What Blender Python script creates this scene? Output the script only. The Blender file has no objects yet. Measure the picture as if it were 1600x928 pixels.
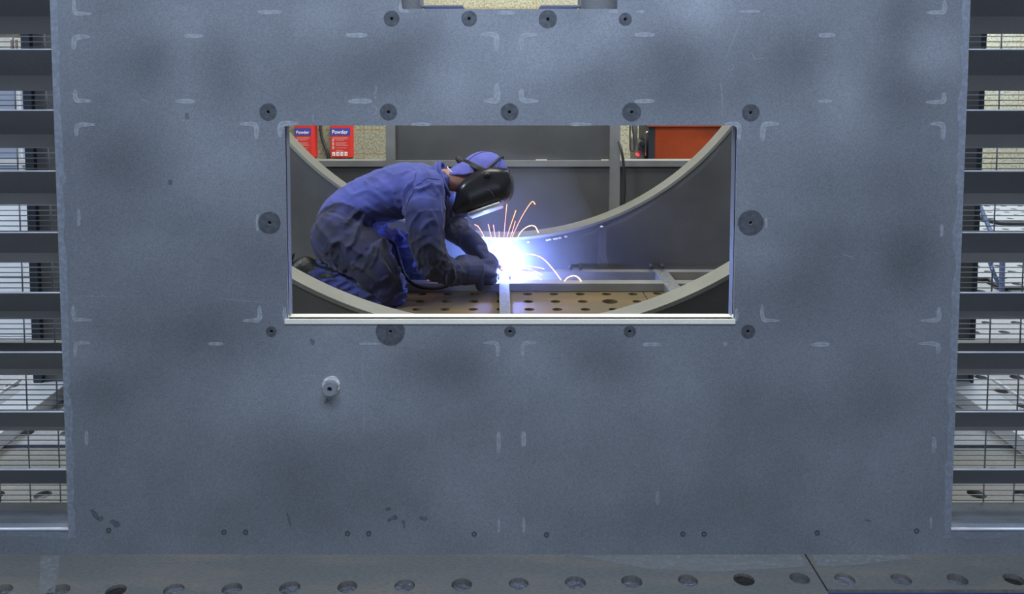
import bpy, bmesh, math, random
from mathutils import Vector, Matrix, noise
from math import sin, cos, pi, radians, tan, exp, sqrt
random.seed(7)
C = bpy.context.scene.collection
W, HH = 1600, 928
F = 1350.0; PPX, PPY = 778.0, 182.0; T = radians(3.9); CH = 1.15
FWD = Vector((0, cos(T), -sin(T))); UP = Vector((0, sin(T), cos(T))); RT = Vector((1, 0, 0))
CAM = Vector((0, 0, CH))
def ray(px, py): return FWD * F + RT * (px - PPX) + UP * (PPY - py)
def P(px, py, Y):
    d = ray(px, py); return CAM + d * (Y / d.y)
def G(px, py, z=0.0):
    d = ray(px, py); return CAM + d * ((z - CH) / d.z)

# ------------------------------------------------------------------ helpers
def link(o, parent=None):
    C.objects.link(o)
    if parent is not None:
        o.parent = parent
        o.matrix_parent_inverse = parent.matrix_world.inverted() if False else Matrix.Translation(-parent.location)
    return o
def tag(o, label=None, cat=None, group=None, kind=None):
    if label: o['label'] = label
    if cat: o['category'] = cat
    if group: o['group'] = group
    if kind: o['kind'] = kind
    return o
def empty(name, loc, label, cat, group=None):
    o = bpy.data.objects.new(name, None); o.location = loc; o.empty_display_size = .05
    C.objects.link(o); return tag(o, label, cat, group)
def obj(name, bm, mat, parent=None, smooth=False, auto=None):
    me = bpy.data.meshes.new(name)
    if smooth:
        for f in bm.faces: f.smooth = True
    bm.to_mesh(me); bm.free()
    if auto is not None:
        me.polygons.foreach_set('use_smooth', [True] * len(me.polygons))
        try: me.set_sharp_from_angle(angle=radians(auto))
        except Exception: pass
    if mat: me.materials.append(mat)
    return link(bpy.data.objects.new(name, me), parent)
def add_box(bm, x0, x1, y0, y1, z0, z1, bev=0.0):
    r = bmesh.ops.create_cube(bm, size=1.0)
    vs = r['verts']
    bmesh.ops.scale(bm, vec=(x1 - x0, y1 - y0, z1 - z0), verts=vs)
    bmesh.ops.translate(bm, vec=((x0 + x1) / 2, (y0 + y1) / 2, (z0 + z1) / 2), verts=vs)
    if bev:
        es = list({e for v in vs for e in v.link_edges})
        bmesh.ops.bevel(bm, geom=es, offset=bev, segments=2, affect='EDGES', profile=.7)
    return bm
def box(name, x0, x1, y0, y1, z0, z1, mat, parent=None, bev=0.0):
    return obj(name, add_box(bmesh.new(), x0, x1, y0, y1, z0, z1, bev), mat, parent)
def frames(pts):
    n = len(pts); ts = []
    for i in range(n):
        a = pts[max(0, i - 1)]; b = pts[min(n - 1, i + 1)]
        ts.append((b - a).normalized())
    ref = Vector((0, 1, 0)) if abs(ts[0].y) < .9 else Vector((0, 0, 1))
    u = (ref - ts[0] * ref.dot(ts[0])).normalized(); out = []
    for t in ts:
        u = (u - t * u.dot(t)).normalized(); out.append((t, u, t.cross(u)))
    return out
def loft(bm, pts, rads, seg=16, caps=True, fr=None):
    """tube through pts; rads floats or (a,b): a along u, b along t x u; rounded caps"""
    pts = [Vector(p) for p in pts]; fr = fr or frames(pts); rings = []
    rr = [(r, r) if not isinstance(r, tuple) else r for r in rads]
    def ring(c, u, v, a, b):
        return [bm.verts.new(c + u * (a * cos(2 * pi * k / seg)) + v * (b * sin(2 * pi * k / seg))) for k in range(seg)]
    if caps:
        t, u, v = fr[0]; m = min(rr[0])
        for q in (.15, .45, .75):
            s = sin(q * pi / 2); rings.append(ring(pts[0] - t * (m * cos(q * pi / 2)), u, v, rr[0][0] * s, rr[0][1] * s))
    for p, (t, u, v), (a, b) in zip(pts, fr, rr): rings.append(ring(p, u, v, a, b))
    if caps:
        t, u, v = fr[-1]; m = min(rr[-1])
        for q in (.75, .45, .15):
            s = sin(q * pi / 2); rings.append(ring(pts[-1] + t * (m * cos(q * pi / 2)), u, v, rr[-1][0] * s, rr[-1][1] * s))
    for r0, r1 in zip(rings, rings[1:]):
        for k in range(seg):
            bm.faces.new((r0[k], r0[(k + 1) % seg], r1[(k + 1) % seg], r1[k]))
    bm.faces.new(list(reversed(rings[0]))); bm.faces.new(rings[-1])
    return bm
def smooth_path(pts, n=8, extra=None):
    """Catmull-Rom through pts (vectors) with optional per-point data tuple interpolated"""
    pts = [Vector(p) for p in pts]; out = []; ex = []
    m = len(pts)
    for i in range(m - 1):
        p0 = pts[max(0, i - 1)]; p1 = pts[i]; p2 = pts[i + 1]; p3 = pts[min(m - 1, i + 2)]
        for k in range(n):
            s = k / n
            out.append(.5 * ((2 * p1) + (p2 - p0) * s + (2 * p0 - 5 * p1 + 4 * p2 - p3) * s * s + (3 * p1 - p0 - 3 * p2 + p3) * s ** 3))
            if extra:
                w = s * s * (3 - 2 * s); a = extra[i]; b = extra[i + 1]
                ex.append(tuple(x * (1 - w) + y * w for x, y in zip(a, b)) if isinstance(a, tuple) else a * (1 - w) + b * w)
    out.append(pts[-1])
    if extra: ex.append(extra[-1]); return out, ex
    return out
def tube(name, pts, r, mat, parent=None, seg=10, n=6):
    bm = bmesh.new()
    if isinstance(r, (list, tuple)): p, e = smooth_path(pts, n, list(r))
    else: p = smooth_path(pts, n); e = [r] * len(p)
    loft(bm, p, e, seg); bmesh.ops.recalc_face_normals(bm, faces=bm.faces)
    return obj(name, bm, mat, parent, smooth=True)
def flat_plate(name, loops, y0, y1, mat, parent=None):
    """polygon with holes in the XZ plane, between depths y0 and y1"""
    cu = bpy.data.curves.new(name, 'CURVE'); cu.dimensions = '2D'; cu.fill_mode = 'BOTH'; cu.extrude = (y1 - y0) / 2
    for lp in loops:
        sp = cu.splines.new('POLY'); sp.points.add(len(lp) - 1); sp.use_cyclic_u = True
        for q, (x, z) in zip(sp.points, lp): q.co = (x, z, 0, 1)
    o = bpy.data.objects.new('tmp', cu); C.objects.link(o)
    dg = bpy.context.evaluated_depsgraph_get(); me = bpy.data.meshes.new_from_object(o.evaluated_get(dg))
    bpy.data.objects.remove(o)
    me.transform(Matrix(((1, 0, 0, 0), (0, 0, -1, (y0 + y1) / 2), (0, 1, 0, 0), (0, 0, 0, 1))))
    me.name = name; me.materials.clear(); me.materials.append(mat)
    return link(bpy.data.objects.new(name, me), parent)
def circ(cx, cz, r, n=24, a0=0): return [(cx + r * cos(a0 + 2 * pi * k / n), cz + r * sin(a0 + 2 * pi * k / n)) for k in range(n)]
def rect(x0, x1, z0, z1): return [(x0, z0), (x1, z0), (x1, z1), (x0, z1)]
def add_disc_y(bm, c, r, y0, y1, n=24, irr=0.0, seed=0):
    """short cylinder along Y"""
    pr = [r * (1 + irr * noise.noise(Vector((cos(2*pi*k/n)*1.5 + seed, sin(2*pi*k/n)*1.5, seed)))) for k in range(n)]
    a = [bm.verts.new((c[0] + pr[k] * cos(2 * pi * k / n), y0, c[1] + pr[k] * sin(2 * pi * k / n))) for k in range(n)]
    b = [bm.verts.new((v.co.x, y1, v.co.z)) for v in a]
    bm.faces.new(a); bm.faces.new(list(reversed(b)))
    for k in range(n): bm.faces.new((a[(k + 1) % n], a[k], b[k], b[(k + 1) % n]))
    return bm
def add_ring_y(bm, c, ro, ri, y0, y1, n=40):
    """annular sleeve along Y"""
    R = []
    for r, y in ((ro, y0), (ri, y0), (ri, y1), (ro, y1)):
        R.append([bm.verts.new((c[0] + r * cos(2 * pi * k / n), y, c[1] + r * sin(2 * pi * k / n))) for k in range(n)])
    for i in range(4):
        a, b = R[i], R[(i + 1) % 4]
        for k in range(n): bm.faces.new((a[k], a[(k + 1) % n], b[(k + 1) % n], b[k]))
    bmesh.ops.recalc_face_normals(bm, faces=bm.faces)
    return bm

# ------------------------------------------------------------------ materials
def mat(name, col, rough=.6, metal=0.0, bump=0.0, bscale=60, mott=0.0, mscale=4, grain=0.0, gscale=500, emit=None, estr=0, spec=None):
    m = bpy.data.materials.new(name); m.use_nodes = True; nt = m.node_tree; b = nt.nodes['Principled BSDF']
    b.inputs['Base Color'].default_value = (*col, 1); b.inputs['Roughness'].default_value = rough; b.inputs['Metallic'].default_value = metal
    if spec is not None: b.inputs['Specular IOR Level'].default_value = spec
    if emit: b.inputs['Emission Color'].default_value = (*emit, 1); b.inputs['Emission Strength'].default_value = estr
    N = nt.nodes.new; L = nt.links.new; tc = N('ShaderNodeTexCoord')
    src = None
    if mott or grain:
        f = None
        for amt, sc, det in ((mott, mscale, 4), (grain, gscale, 2)):
            if not amt: continue
            n = N('ShaderNodeTexNoise'); n.inputs['Scale'].default_value = sc; n.inputs['Detail'].default_value = det
            L(tc.outputs['Object'], n.inputs['Vector'])
            mr = N('ShaderNodeMapRange'); mr.inputs[1].default_value = .3; mr.inputs[2].default_value = .7
            mr.inputs[3].default_value = 1 - amt; mr.inputs[4].default_value = 1 + amt; L(n.outputs[0], mr.inputs[0])
            if f is None: f = mr.outputs[0]
            else:
                mm = N('ShaderNodeMath'); mm.operation = 'MULTIPLY'; L(f, mm.inputs[0]); L(mr.outputs[0], mm.inputs[1]); f = mm.outputs[0]
        vm = N('ShaderNodeVectorMath'); vm.operation = 'SCALE'; vm.inputs[0].default_value = col; L(f, vm.inputs['Scale'])
        L(vm.outputs[0], b.inputs['Base Color']); m['f'] = 1
    if bump:
        n = N('ShaderNodeTexNoise'); n.inputs['Scale'].default_value = bscale; n.inputs['Detail'].default_value = 4
        L(tc.outputs['Object'], n.inputs['Vector']); bp = N('ShaderNodeBump'); bp.inputs['Strength'].default_value = bump; bp.inputs['Distance'].default_value = .01
        L(n.outputs[0], bp.inputs['Height']); L(bp.outputs[0], b.inputs['Normal'])
    return m
M = {}
M['steel'] = mat('blasted_steel', (.20, .20, .195), .55, .35, .08, 300, .18, 3, .1, 400)
M['basebeam'] = mat('base_beam_steel', (.46, .47, .48), .5, .2, .05, 200, .08, 6)
M['panel'] = mat('dark_steel_panel', (.135, .135, .13), .5, .3, .06, 250, .25, 2.2, .08, 300)
M['frame'] = mat('frame_steel', (.30, .30, .285), .55, .3, .06, 250, .15, 5, .08, 300)
M['flange'] = mat('ring_flange_steel', (.29, .29, .255), .5, .3, .06, 250, .1, 5, .08, 300)
M['sill'] = mat('warm_lit_sill', (.88, .84, .68), .55, .1, .05, 200, .08, 8, .05, 300)  # cream tone puts the warm light from inside into the colour
M['slat'] = mat('louvre_steel', (.20, .205, .22), .5, .35, .05, 250, .12, 4, .08, 300)
M['lip'] = mat('lit_edge_steel', (.72, .73, .75), .4, .2, 0, 1, .1, 20)  # pale tone carries the top-lit gleam of the slat edges
M['wire'] = mat('mesh_wire', (.35, .36, .38), .4, .7)
M['groundmetal'] = mat('ground_steel_disc', (.105, .112, .125), .45, .5, .1, 600, .2, 40, .15, 700)
M['black'] = mat('black_rubber', (.012, .012, .013), .5)
M['hosegrey'] = mat('grey_black_hose', (.035, .035, .035), .45)
M['skin'] = mat('skin', (.50, .25, .17), .55, 0, .15, 120, .1, 25)
M['boot'] = mat('boot_leather', (.024, .023, .020), .45, 0, .3, 60, .25, 18)
M['sole'] = mat('boot_sole', (.03, .03, .027), .7, 0, .3, 90)
M['glove'] = mat('glove_leather', (.035, .040, .115), .6, 0, .3, 70, .25, 12)
M['helmet'] = mat('helmet_black', (.022, .022, .028), .25)
M['band'] = mat('headband_black', (.02, .02, .02), .5)
M['capcloth'] = mat('cap_blue_cloth', (.13, .14, .50), .8, 0, .25, 300, .12, 30)
M['white'] = mat('white_label', (.8, .8, .8), .6)
M['seam'] = mat('seam_thread', (.035, .04, .12), .8)
M['orange'] = mat('orange_cabinet_paint', (.33, .045, .004), .45, .1, .05, 40, .18, 5, .08, 60)
M['darkpaint'] = mat('dark_cabinet_side', (.02, .025, .035), .5)
M['chrome'] = mat('chrome', (.6, .6, .6), .25, 1)
M['machine'] = mat('grey_machine_paint', (.14, .15, .15), .5, .1, .05, 50, .2, 9)
M['redlamp'] = mat('red_button', (.8, .02, .03), .4, emit=(1, .02, .03), estr=2.5)
M['whitepanel'] = mat('white_board', (.78, .79, .80), .5, 0, .1, 30, .05, 6)
M['paleblue'] = mat('pale_blue_door', (.42, .48, .62), .5, 0, 0, 1, .06, 3)
M['cream'] = mat('cream_board', (.80, .78, .68), .7, 0, 0, 1, .08, 9)
M['brownbox'] = mat('brown_carton', (.38, .30, .22), .8)
M['bluetube'] = mat('blue_trestle_paint', (.12, .17, .28), .4, .2)
M['tableblue'] = mat('blue_painted_table_side', (.03, .07, .20), .5, .1, .1, 30, .2, 6)
M['dark'] = mat('pit_floor', (.05, .05, .05), .9)
M['concrete'] = mat('concrete_floor', (.16, .16, .155), .8, 0, .2, 20, .2, 2)
M['slag'] = mat('slag_fill', (.17, .175, .19), .35, .3, 1.0, 90, .3, 40)
M['oilhole'] = mat('oily_hole', (.03, .025, .02), .4, .2, .8, 90, .3, 40)
M['signred'] = mat('sign_red', (.62, .03, .02), .5)
M['signredpale'] = mat('sign_red_side', (.50, .08, .06), .5)
M['signblue'] = mat('sign_blue', (.06, .05, .30), .5)
M['signwhite'] = mat('sign_white', (.85, .85, .8), .5)
M['signpink'] = mat('sign_small_print', (.75, .35, .28), .5)
M['arc'] = mat('arc_flame', (1, 1, 1), .5, emit=(.75, .85, 1), estr=60)
M['spark'] = mat('spark_glow', (.1, .03, .01), .5, emit=(1, .36, .13), estr=4.0)
M['sparkhot'] = mat('spark_glow_hot', (.1, .05, .03), .5, emit=(1, .50, .26), estr=6.0)
M['copper'] = mat('nozzle_copper', (.45, .22, .12), .3, 1)
M['boss'] = mat('turned_steel_boss', (.36, .37, .40), .4, .5, .1, 200)
M['bosscream'] = mat('weld_fillet_pale', (.62, .62, .57), .6, .1, .5, 150)

def overlay(name, col, alpha, rough=.5, metal=.3, soft=0):
    m = bpy.data.materials.new(name); m.use_nodes = True; nt = m.node_tree; b = nt.nodes['Principled BSDF']
    b.inputs['Base Color'].default_value = (*col, 1); b.inputs['Roughness'].default_value = rough; b.inputs['Metallic'].default_value = metal
    N = nt.nodes.new; L = nt.links.new
    at = N('ShaderNodeAttribute'); at.attribute_name = 'fade'; tc = N('ShaderNodeTexCoord'); n = N('ShaderNodeTexNoise')
    n.inputs['Scale'].default_value = 90; L(tc.outputs['Object'], n.inputs['Vector'])
    mr = N('ShaderNodeMapRange'); mr.inputs[1].default_value = .3; mr.inputs[2].default_value = .7; mr.inputs[3].default_value = alpha * .65; mr.inputs[4].default_value = alpha * 1.25
    L(n.outputs[0], mr.inputs[0]); mm = N('ShaderNodeMath'); mm.operation = 'MULTIPLY'; L(mr.outputs[0], mm.inputs[0]); L(at.outputs['Fac'], mm.inputs[1])
    L(mm.outputs[0], b.inputs['Alpha'])
    return m
M['grind'] = overlay('ground_weld_pale', (.55, .58, .61), .62)
M['edgeweld'] = overlay('edge_weld_pale', (.40, .44, .50), .62)
M['stain'] = overlay('dark_stain', (.05, .055, .07), .34)
M['dull'] = overlay('ground_circle', (.085, .09, .10), .62)
M['chalk'] = overlay('chalk_scribble', (.5, .53, .56), .4)

# plate: blasted steel with paler and darker blotches
Y0 = G(800, 866).y
def plate_material():
    m = bpy.data.materials.new('front_plate_blasted_steel'); m.use_nodes = True; nt = m.node_tree; b = nt.nodes['Principled BSDF']
    N = nt.nodes.new; L = nt.links.new; tc = N('ShaderNodeTexCoord')
    b.inputs['Roughness'].default_value = .55; b.inputs['Metallic'].default_value = .25
    blobs = [(800,110,130,80,.20),(620,180,60,40,.10),(1090,12,52,42,.42),(1452,75,50,42,.28),(1325,150,42,50,.26),(700,150,45,60,.18),(850,85,70,45,.2),(740,20,50,30,.12),  # first blob raises the tone at top centre
      (490,35,60,36,.16),(110,60,40,120,.12),(300,25,90,40,.12),(380,215,80,60,.14),(260,200,60,50,.10),(960,35,40,30,.18),(1190,395,50,30,.16),
      (810,560,50,45,.22),(530,555,80,50,.16),(480,630,110,50,.18),(640,640,90,45,.10),(230,385,70,30,.12),(350,270,80,50,.10),(1060,590,60,60,.10),
      (1220,575,70,50,.10),(1080,690,50,60,.09),(1500,300,40,100,.10),(1370,330,70,40,.10),(110,520,35,120,.12),(160,560,50,30,.08),
      (600,110,85,50,-.26),(660,58,45,35,-.16),(910,125,70,40,-.26),(1055,90,50,45,-.2),(1070,150,60,30,-.16),(230,105,38,45,-.24),(347,115,32,60,-.22),
      (205,235,70,55,-.20),(1245,90,42,45,-.24),(1405,40,30,55,-.24),(1405,150,55,40,-.24),(320,520,85,45,-.22),(300,370,110,45,-.12),(1290,380,80,40,-.10),
      (1425,400,45,60,-.24),(1245,430,70,60,-.16),(150,610,60,50,-.18),(430,420,90,50,-.10),(700,575,90,35,-.18),(730,640,90,60,-.10),(940,560,50,35,-.15),
      (1400,610,70,60,-.12),(1350,300,90,60,-.12),(1300,480,120,60,-.08),(1150,680,90,60,-.10),(480,720,200,50,-.06),(960,700,60,50,-.08),(1140,790,120,50,-.08),(560,800,150,40,-.08)]
    acc = None
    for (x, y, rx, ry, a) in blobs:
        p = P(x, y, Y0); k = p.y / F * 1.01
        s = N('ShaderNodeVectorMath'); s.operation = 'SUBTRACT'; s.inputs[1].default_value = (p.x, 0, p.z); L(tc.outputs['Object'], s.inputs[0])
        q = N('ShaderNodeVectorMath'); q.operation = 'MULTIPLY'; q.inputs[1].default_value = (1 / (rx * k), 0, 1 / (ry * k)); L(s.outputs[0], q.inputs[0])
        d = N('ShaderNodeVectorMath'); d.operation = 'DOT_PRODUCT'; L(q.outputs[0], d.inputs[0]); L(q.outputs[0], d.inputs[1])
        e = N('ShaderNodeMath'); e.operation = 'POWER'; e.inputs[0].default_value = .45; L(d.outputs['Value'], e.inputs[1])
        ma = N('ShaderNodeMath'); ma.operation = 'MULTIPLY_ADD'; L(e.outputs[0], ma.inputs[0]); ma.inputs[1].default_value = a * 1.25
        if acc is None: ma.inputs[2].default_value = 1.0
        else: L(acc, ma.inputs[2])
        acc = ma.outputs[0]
    for sc, amt, det in ((2.5, .16, 3), (9, .07, 4), (330, .20, 2)):
        n = N('ShaderNodeTexNoise'); n.inputs['Scale'].default_value = sc; n.inputs['Detail'].default_value = det; L(tc.outputs['Object'], n.inputs['Vector'])
        ma = N('ShaderNodeMapRange'); ma.inputs[1].default_value = .25; ma.inputs[2].default_value = .75; ma.inputs[3].default_value = 1 - amt; ma.inputs[4].default_value = 1 + amt
        L(n.outputs[0], ma.inputs[0]); mm = N('ShaderNodeMath'); mm.operation = 'MULTIPLY'; L(acc, mm.inputs[0]); L(ma.outputs[0], mm.inputs[1]); acc = mm.outputs[0]
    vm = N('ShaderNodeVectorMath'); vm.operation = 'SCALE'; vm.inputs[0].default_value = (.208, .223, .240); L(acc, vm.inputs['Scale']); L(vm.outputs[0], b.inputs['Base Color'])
    n = N('ShaderNodeTexNoise'); n.inputs['Scale'].default_value = 450; L(tc.outputs['Object'], n.inputs['Vector'])
    bp = N('ShaderNodeBump'); bp.inputs['Strength'].default_value = .12; bp.inputs['Distance'].default_value = .004; L(n.outputs[0], bp.inputs['Height']); L(bp.outputs[0], b.inputs['Normal'])
    return m
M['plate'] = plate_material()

def table_material(name, base, rust, amt, rough=.38):
    m = bpy.data.materials.new(name); m.use_nodes = True; nt = m.node_tree; b = nt.nodes['Principled BSDF']
    N = nt.nodes.new; L = nt.links.new; tc = N('ShaderNodeTexCoord')
    b.inputs['Metallic'].default_value = .3; b.inputs['Roughness'].default_value = rough
    mp = N('ShaderNodeMapping'); mp.inputs['Scale'].default_value = (1.4, 5, 1); L(tc.outputs['Object'], mp.inputs[0])
    n = N('ShaderNodeTexNoise'); n.inputs['Scale'].default_value = 2.5; n.inputs['Detail'].default_value = 6; L(mp.outputs[0], n.inputs['Vector'])
    cr = N('ShaderNodeValToRGB'); cr.color_ramp.elements[0].position = .5 - amt; cr.color_ramp.elements[1].position = .75 - amt
    cr.color_ramp.elements[0].color = (*base, 1); cr.color_ramp.elements[1].color = (*rust, 1); L(n.outputs[0], cr.inputs[0])
    n2 = N('ShaderNodeTexNoise'); n2.inputs['Scale'].default_value = 60; n2.inputs['Detail'].default_value = 5; L(mp.outputs[0], n2.inputs['Vector'])
    mx = N('ShaderNodeMix'); mx.data_type = 'RGBA'; mx.blend_type = 'OVERLAY'; mx.inputs[0].default_value = .45
    L(cr.outputs[0], mx.inputs[6]); L(n2.outputs[0], mx.inputs[7]); L(mx.outputs[2], b.inputs['Base Color'])
    mr = N('ShaderNodeMapRange'); mr.inputs[3].default_value = rough - .12; mr.inputs[4].default_value = rough + .25; L(n.outputs[0], mr.inputs[0]); L(mr.outputs[0], b.inputs['Roughness'])
    bp = N('ShaderNodeBump'); bp.inputs['Strength'].default_value = .25; bp.inputs['Distance'].default_value = .004; L(n2.outputs[0], bp.inputs['Height']); L(bp.outputs[0], b.inputs['Normal'])
    return m
M['platen_front'] = table_material('worn_platen_front', (.19, .19, .17), (.25, .225, .18), .05, .5)
M['platen_rust'] = table_material('rusty_platen_inside', (.16, .125, .068), (.23, .145, .058), .06, .6)
M['platen_grey'] = table_material('grey_platen_far', (.30, .305, .31), (.24, .235, .22), .0, .45)

def block_material(name, base, joint, dark):
    m = bpy.data.materials.new(name); m.use_nodes = True; nt = m.node_tree; b = nt.nodes['Principled BSDF']; b.inputs['Roughness'].default_value = .9
    N = nt.nodes.new; L = nt.links.new; tc = N('ShaderNodeTexCoord')
    sp = N('ShaderNodeSeparateXYZ'); cb = N('ShaderNodeCombineXYZ'); L(tc.outputs['Object'], sp.inputs[0]); L(sp.outputs[0], cb.inputs[0]); L(sp.outputs[2], cb.inputs[1])
    mp = N('ShaderNodeMapping'); mp.inputs['Location'].default_value = (.125, -.030, 0); L(cb.outputs[0], mp.inputs[0])
    br = N('ShaderNodeTexBrick'); br.inputs['Scale'].default_value = 1; br.inputs['Brick Width'].default_value = .45; br.inputs['Row Height'].default_value = .225
    br.inputs['Mortar Size'].default_value = .006; br.inputs['Color1'].default_value = (*base, 1); br.inputs['Color2'].default_value = (*[c * .93 for c in base], 1); br.inputs['Mortar'].default_value = (*joint, 1)
    L(mp.outputs[0], br.inputs['Vector'])
    n = N('ShaderNodeTexNoise'); n.inputs['Scale'].default_value = 55; n.inputs['Detail'].default_value = 3; L(tc.outputs['Object'], n.inputs['Vector'])
    cr = N('ShaderNodeValToRGB'); cr.color_ramp.elements[0].position = .40; cr.color_ramp.elements[1].position = .54; cr.color_ramp.elements[0].color = (*dark, 1); cr.color_ramp.elements[1].color = (1, 1, 1, 1)
    L(n.outputs[0], cr.inputs[0]); mx = N('ShaderNodeMix'); mx.data_type = 'RGBA'; mx.blend_type = 'MULTIPLY'; mx.inputs[0].default_value = 1
    L(br.outputs[0], mx.inputs[6]); L(cr.outputs[0], mx.inputs[7]); L(mx.outputs[2], b.inputs['Base Color'])
    bp = N('ShaderNodeBump'); bp.inputs['Strength'].default_value = .4; bp.inputs['Distance'].default_value = .01; L(n.outputs[0], bp.inputs['Height']); L(bp.outputs[0], b.inputs['Normal'])
    return m
M['block'] = block_material('fairfaced_block', (.36, .34, .235), (.32, .24, .12), (.62, .62, .58))

def cloth_material():
    m = bpy.data.materials.new('blue_coverall_cloth'); m.use_nodes = True; nt = m.node_tree; b = nt.nodes['Principled BSDF']; b.inputs['Roughness'].default_value = .85
    b.inputs['Sheen Weight'].default_value = .15; b.inputs['Specular IOR Level'].default_value = .2
    N = nt.nodes.new; L = nt.links.new; tc = N('ShaderNodeTexCoord')
    at = N('ShaderNodeAttribute'); at.attribute_name = 'grime_shade'  # dirt plus light and shade painted in per limb
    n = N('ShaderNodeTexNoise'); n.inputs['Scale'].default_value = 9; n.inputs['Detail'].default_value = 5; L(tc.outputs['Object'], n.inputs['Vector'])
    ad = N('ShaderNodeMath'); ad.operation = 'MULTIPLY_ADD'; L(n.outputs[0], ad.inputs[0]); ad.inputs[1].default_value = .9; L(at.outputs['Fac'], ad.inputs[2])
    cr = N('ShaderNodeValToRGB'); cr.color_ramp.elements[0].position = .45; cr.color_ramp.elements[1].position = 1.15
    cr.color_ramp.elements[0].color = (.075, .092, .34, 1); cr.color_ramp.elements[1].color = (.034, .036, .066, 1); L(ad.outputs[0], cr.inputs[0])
    L(cr.outputs[0], b.inputs['Base Color'])
    n2 = N('ShaderNodeTexNoise'); n2.inputs['Scale'].default_value = 500; L(tc.outputs['Object'], n2.inputs['Vector'])
    bp = N('ShaderNodeBump'); bp.inputs['Strength'].default_value = .15; bp.inputs['Distance'].default_value = .002; L(n2.outputs[0], bp.inputs['Height']); L(bp.outputs[0], b.inputs['Normal'])
    return m
M['cloth'] = cloth_material()

# ------------------------------------------------------------------ setting
FLOOR = -.55
f = box('floor', -7, 7, -3, 8.2, FLOOR - .1, FLOOR, M['concrete']); tag(f, kind='structure')
WY = 8.0
w = box('wall_back', -7, 7, WY, WY + .2, FLOOR, 3.6, M['block']); tag(w, kind='structure')

# perforated welding tables ------------------------------------------------
SEAMX = G(1258, 866).x
def platen(name, x0, x1, y0, y1, hx, hy, pitch, mtop, label, r=.0225, rough_holes=False, depth=.03, big=None, skew=0):
    t = empty(name, ((x0 + x1) / 2, (y0 + y1) / 2, 0), label, 'welding table', 'perforated steel welding tables')
    bm = bmesh.new(); pits = bmesh.new(); slag = bmesh.new(); th = .11
    xs = [hx + pitch * k for k in range(-60, 60)]; xs = [x for x in xs if x - r - .012 > x0 and x + r + .012 < x1]
    ys = [hy + pitch * k for k in range(-60, 60)]; ys = [y for y in ys if y - r - .012 > y0 and y + r + .012 < y1]
    bx = [x0] + [(a + b) / 2 for a, b in zip(xs, xs[1:])] + [x1]; by = [y0] + [(a + b) / 2 for a, b in zip(ys, ys[1:])] + [y1]
    n = 16
    for i, x in enumerate(xs):
        for j, y in enumerate(ys):
            rr = r * random.uniform(.96, 1.06); y = ys[j] - (max(-.036, min(.036, skew * (SEAMX - .3 - x))) if ys[j] < 1.9 else 0)
            if big and abs(x - big[0]) < .07 and abs(y - big[1]) < .07: rr = .038
            a0, a1, b0, b1 = bx[i], bx[i + 1], by[j], by[j + 1]
            inner, outer, low = [], [], []
            for k in range(n):
                an = 2 * pi * (k + .5) / n; c, s = cos(an), sin(an)
                inner.append(bm.verts.new((x + rr * c, y + rr * s, 0))); low.append(bm.verts.new((x + rr * c, y + rr * s, -th)))
                tx = ((a1 - x) / c if c > 0 else (a0 - x) / c); ty = ((b1 - y) / s if s > 0 else (b0 - y) / s)
                q = min(tx, ty); outer.append(bm.verts.new((x + c * q, y + s * q, 0)))
            for k in range(n):
                k2 = (k + 1) % n
                pa, pb = outer[k].co, outer[k2].co
                ex = None
                if abs(pa.x - pb.x) > 1e-6 and abs(pa.y - pb.y) > 1e-6:
                    cx_ = a1 if (pa.x + pb.x) / 2 > x else a0; cy_ = b1 if (pa.y + pb.y) / 2 > y else b0
                    ex = bm.verts.new((cx_, cy_, 0))
                bm.faces.new([inner[k], outer[k]] + ([ex] if ex else []) + [outer[k2], inner[k2]])
                bm.faces.new((inner[k2], low[k2], low[k], inner[k]))
            d = -depth if not rough_holes else -random.uniform(.006, .016)
            tgt = slag if (rough_holes and random.random() < .75) else pits
            tgt.faces.new([tgt.verts.new((x + rr * .99 * cos(2 * pi * k / n), y + rr * .99 * sin(2 * pi * k / n), d)) for k in range(n)])
    # sides
    for (a, b) in (((x0, y0), (x1, y0)), ((x1, y0), (x1, y1)), ((x1, y1), (x0, y1)), ((x0, y1), (x0, y0))):
        bm.faces.new([bm.verts.new((a[0], a[1], -th)), bm.verts.new((b[0], b[1], -th)), bm.verts.new((b[0], b[1], 0)), bm.verts.new((a[0], a[1], 0))])
    obj('platen_top', bm, mtop, t)
    o = obj('hole_bottoms', pits, M['oilhole'], t); o['kind'] = 'stuff'
    if len(slag.verts): o = obj('slag_fill', slag, M['slag'], t); o['kind'] = 'stuff'
    else: slag.free()
    box('side_skirt', x0 + .001, x1 - .001, y0 - .004, y0 - .0006, -.10, -.007, M['tableblue'], t)
    add = bmesh.new(); add_box(add, x0 + .006, x1 - .006, y0 + .006, y1 - .006, FLOOR, -th - .001)
    obj('table_base', add, M['tableblue'], t)
    return t
YSEAM = G(60, 698).y
Y471 = G(868, 471).y
hx0 = G(868, 471).x
platen('welding_table', -2.2, SEAMX - .002, 1.5, YSEAM - .010, SEAMX - .045, G(1160, 907).y, .1245, M['platen_front'], 'worn grey welding table under the front plate, left of the dark seam', rough_holes=True, skew=.030)
platen('welding_table', SEAMX + .002, 2.6, G(1450, 921).y, YSEAM - .010, G(1320, 905).x, G(1320, 905).y, .1245, M['platen_front'], 'worn grey welding table with oily holes, right of the dark seam in front', rough_holes=True)
platen('welding_table', -1.24, SEAMX - .002, YSEAM + .010, 5.9, hx0, Y471, .1285, M['platen_rust'], 'rusty ochre welding table the welder kneels on', big=(G(950, 471).x, Y471))
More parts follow.
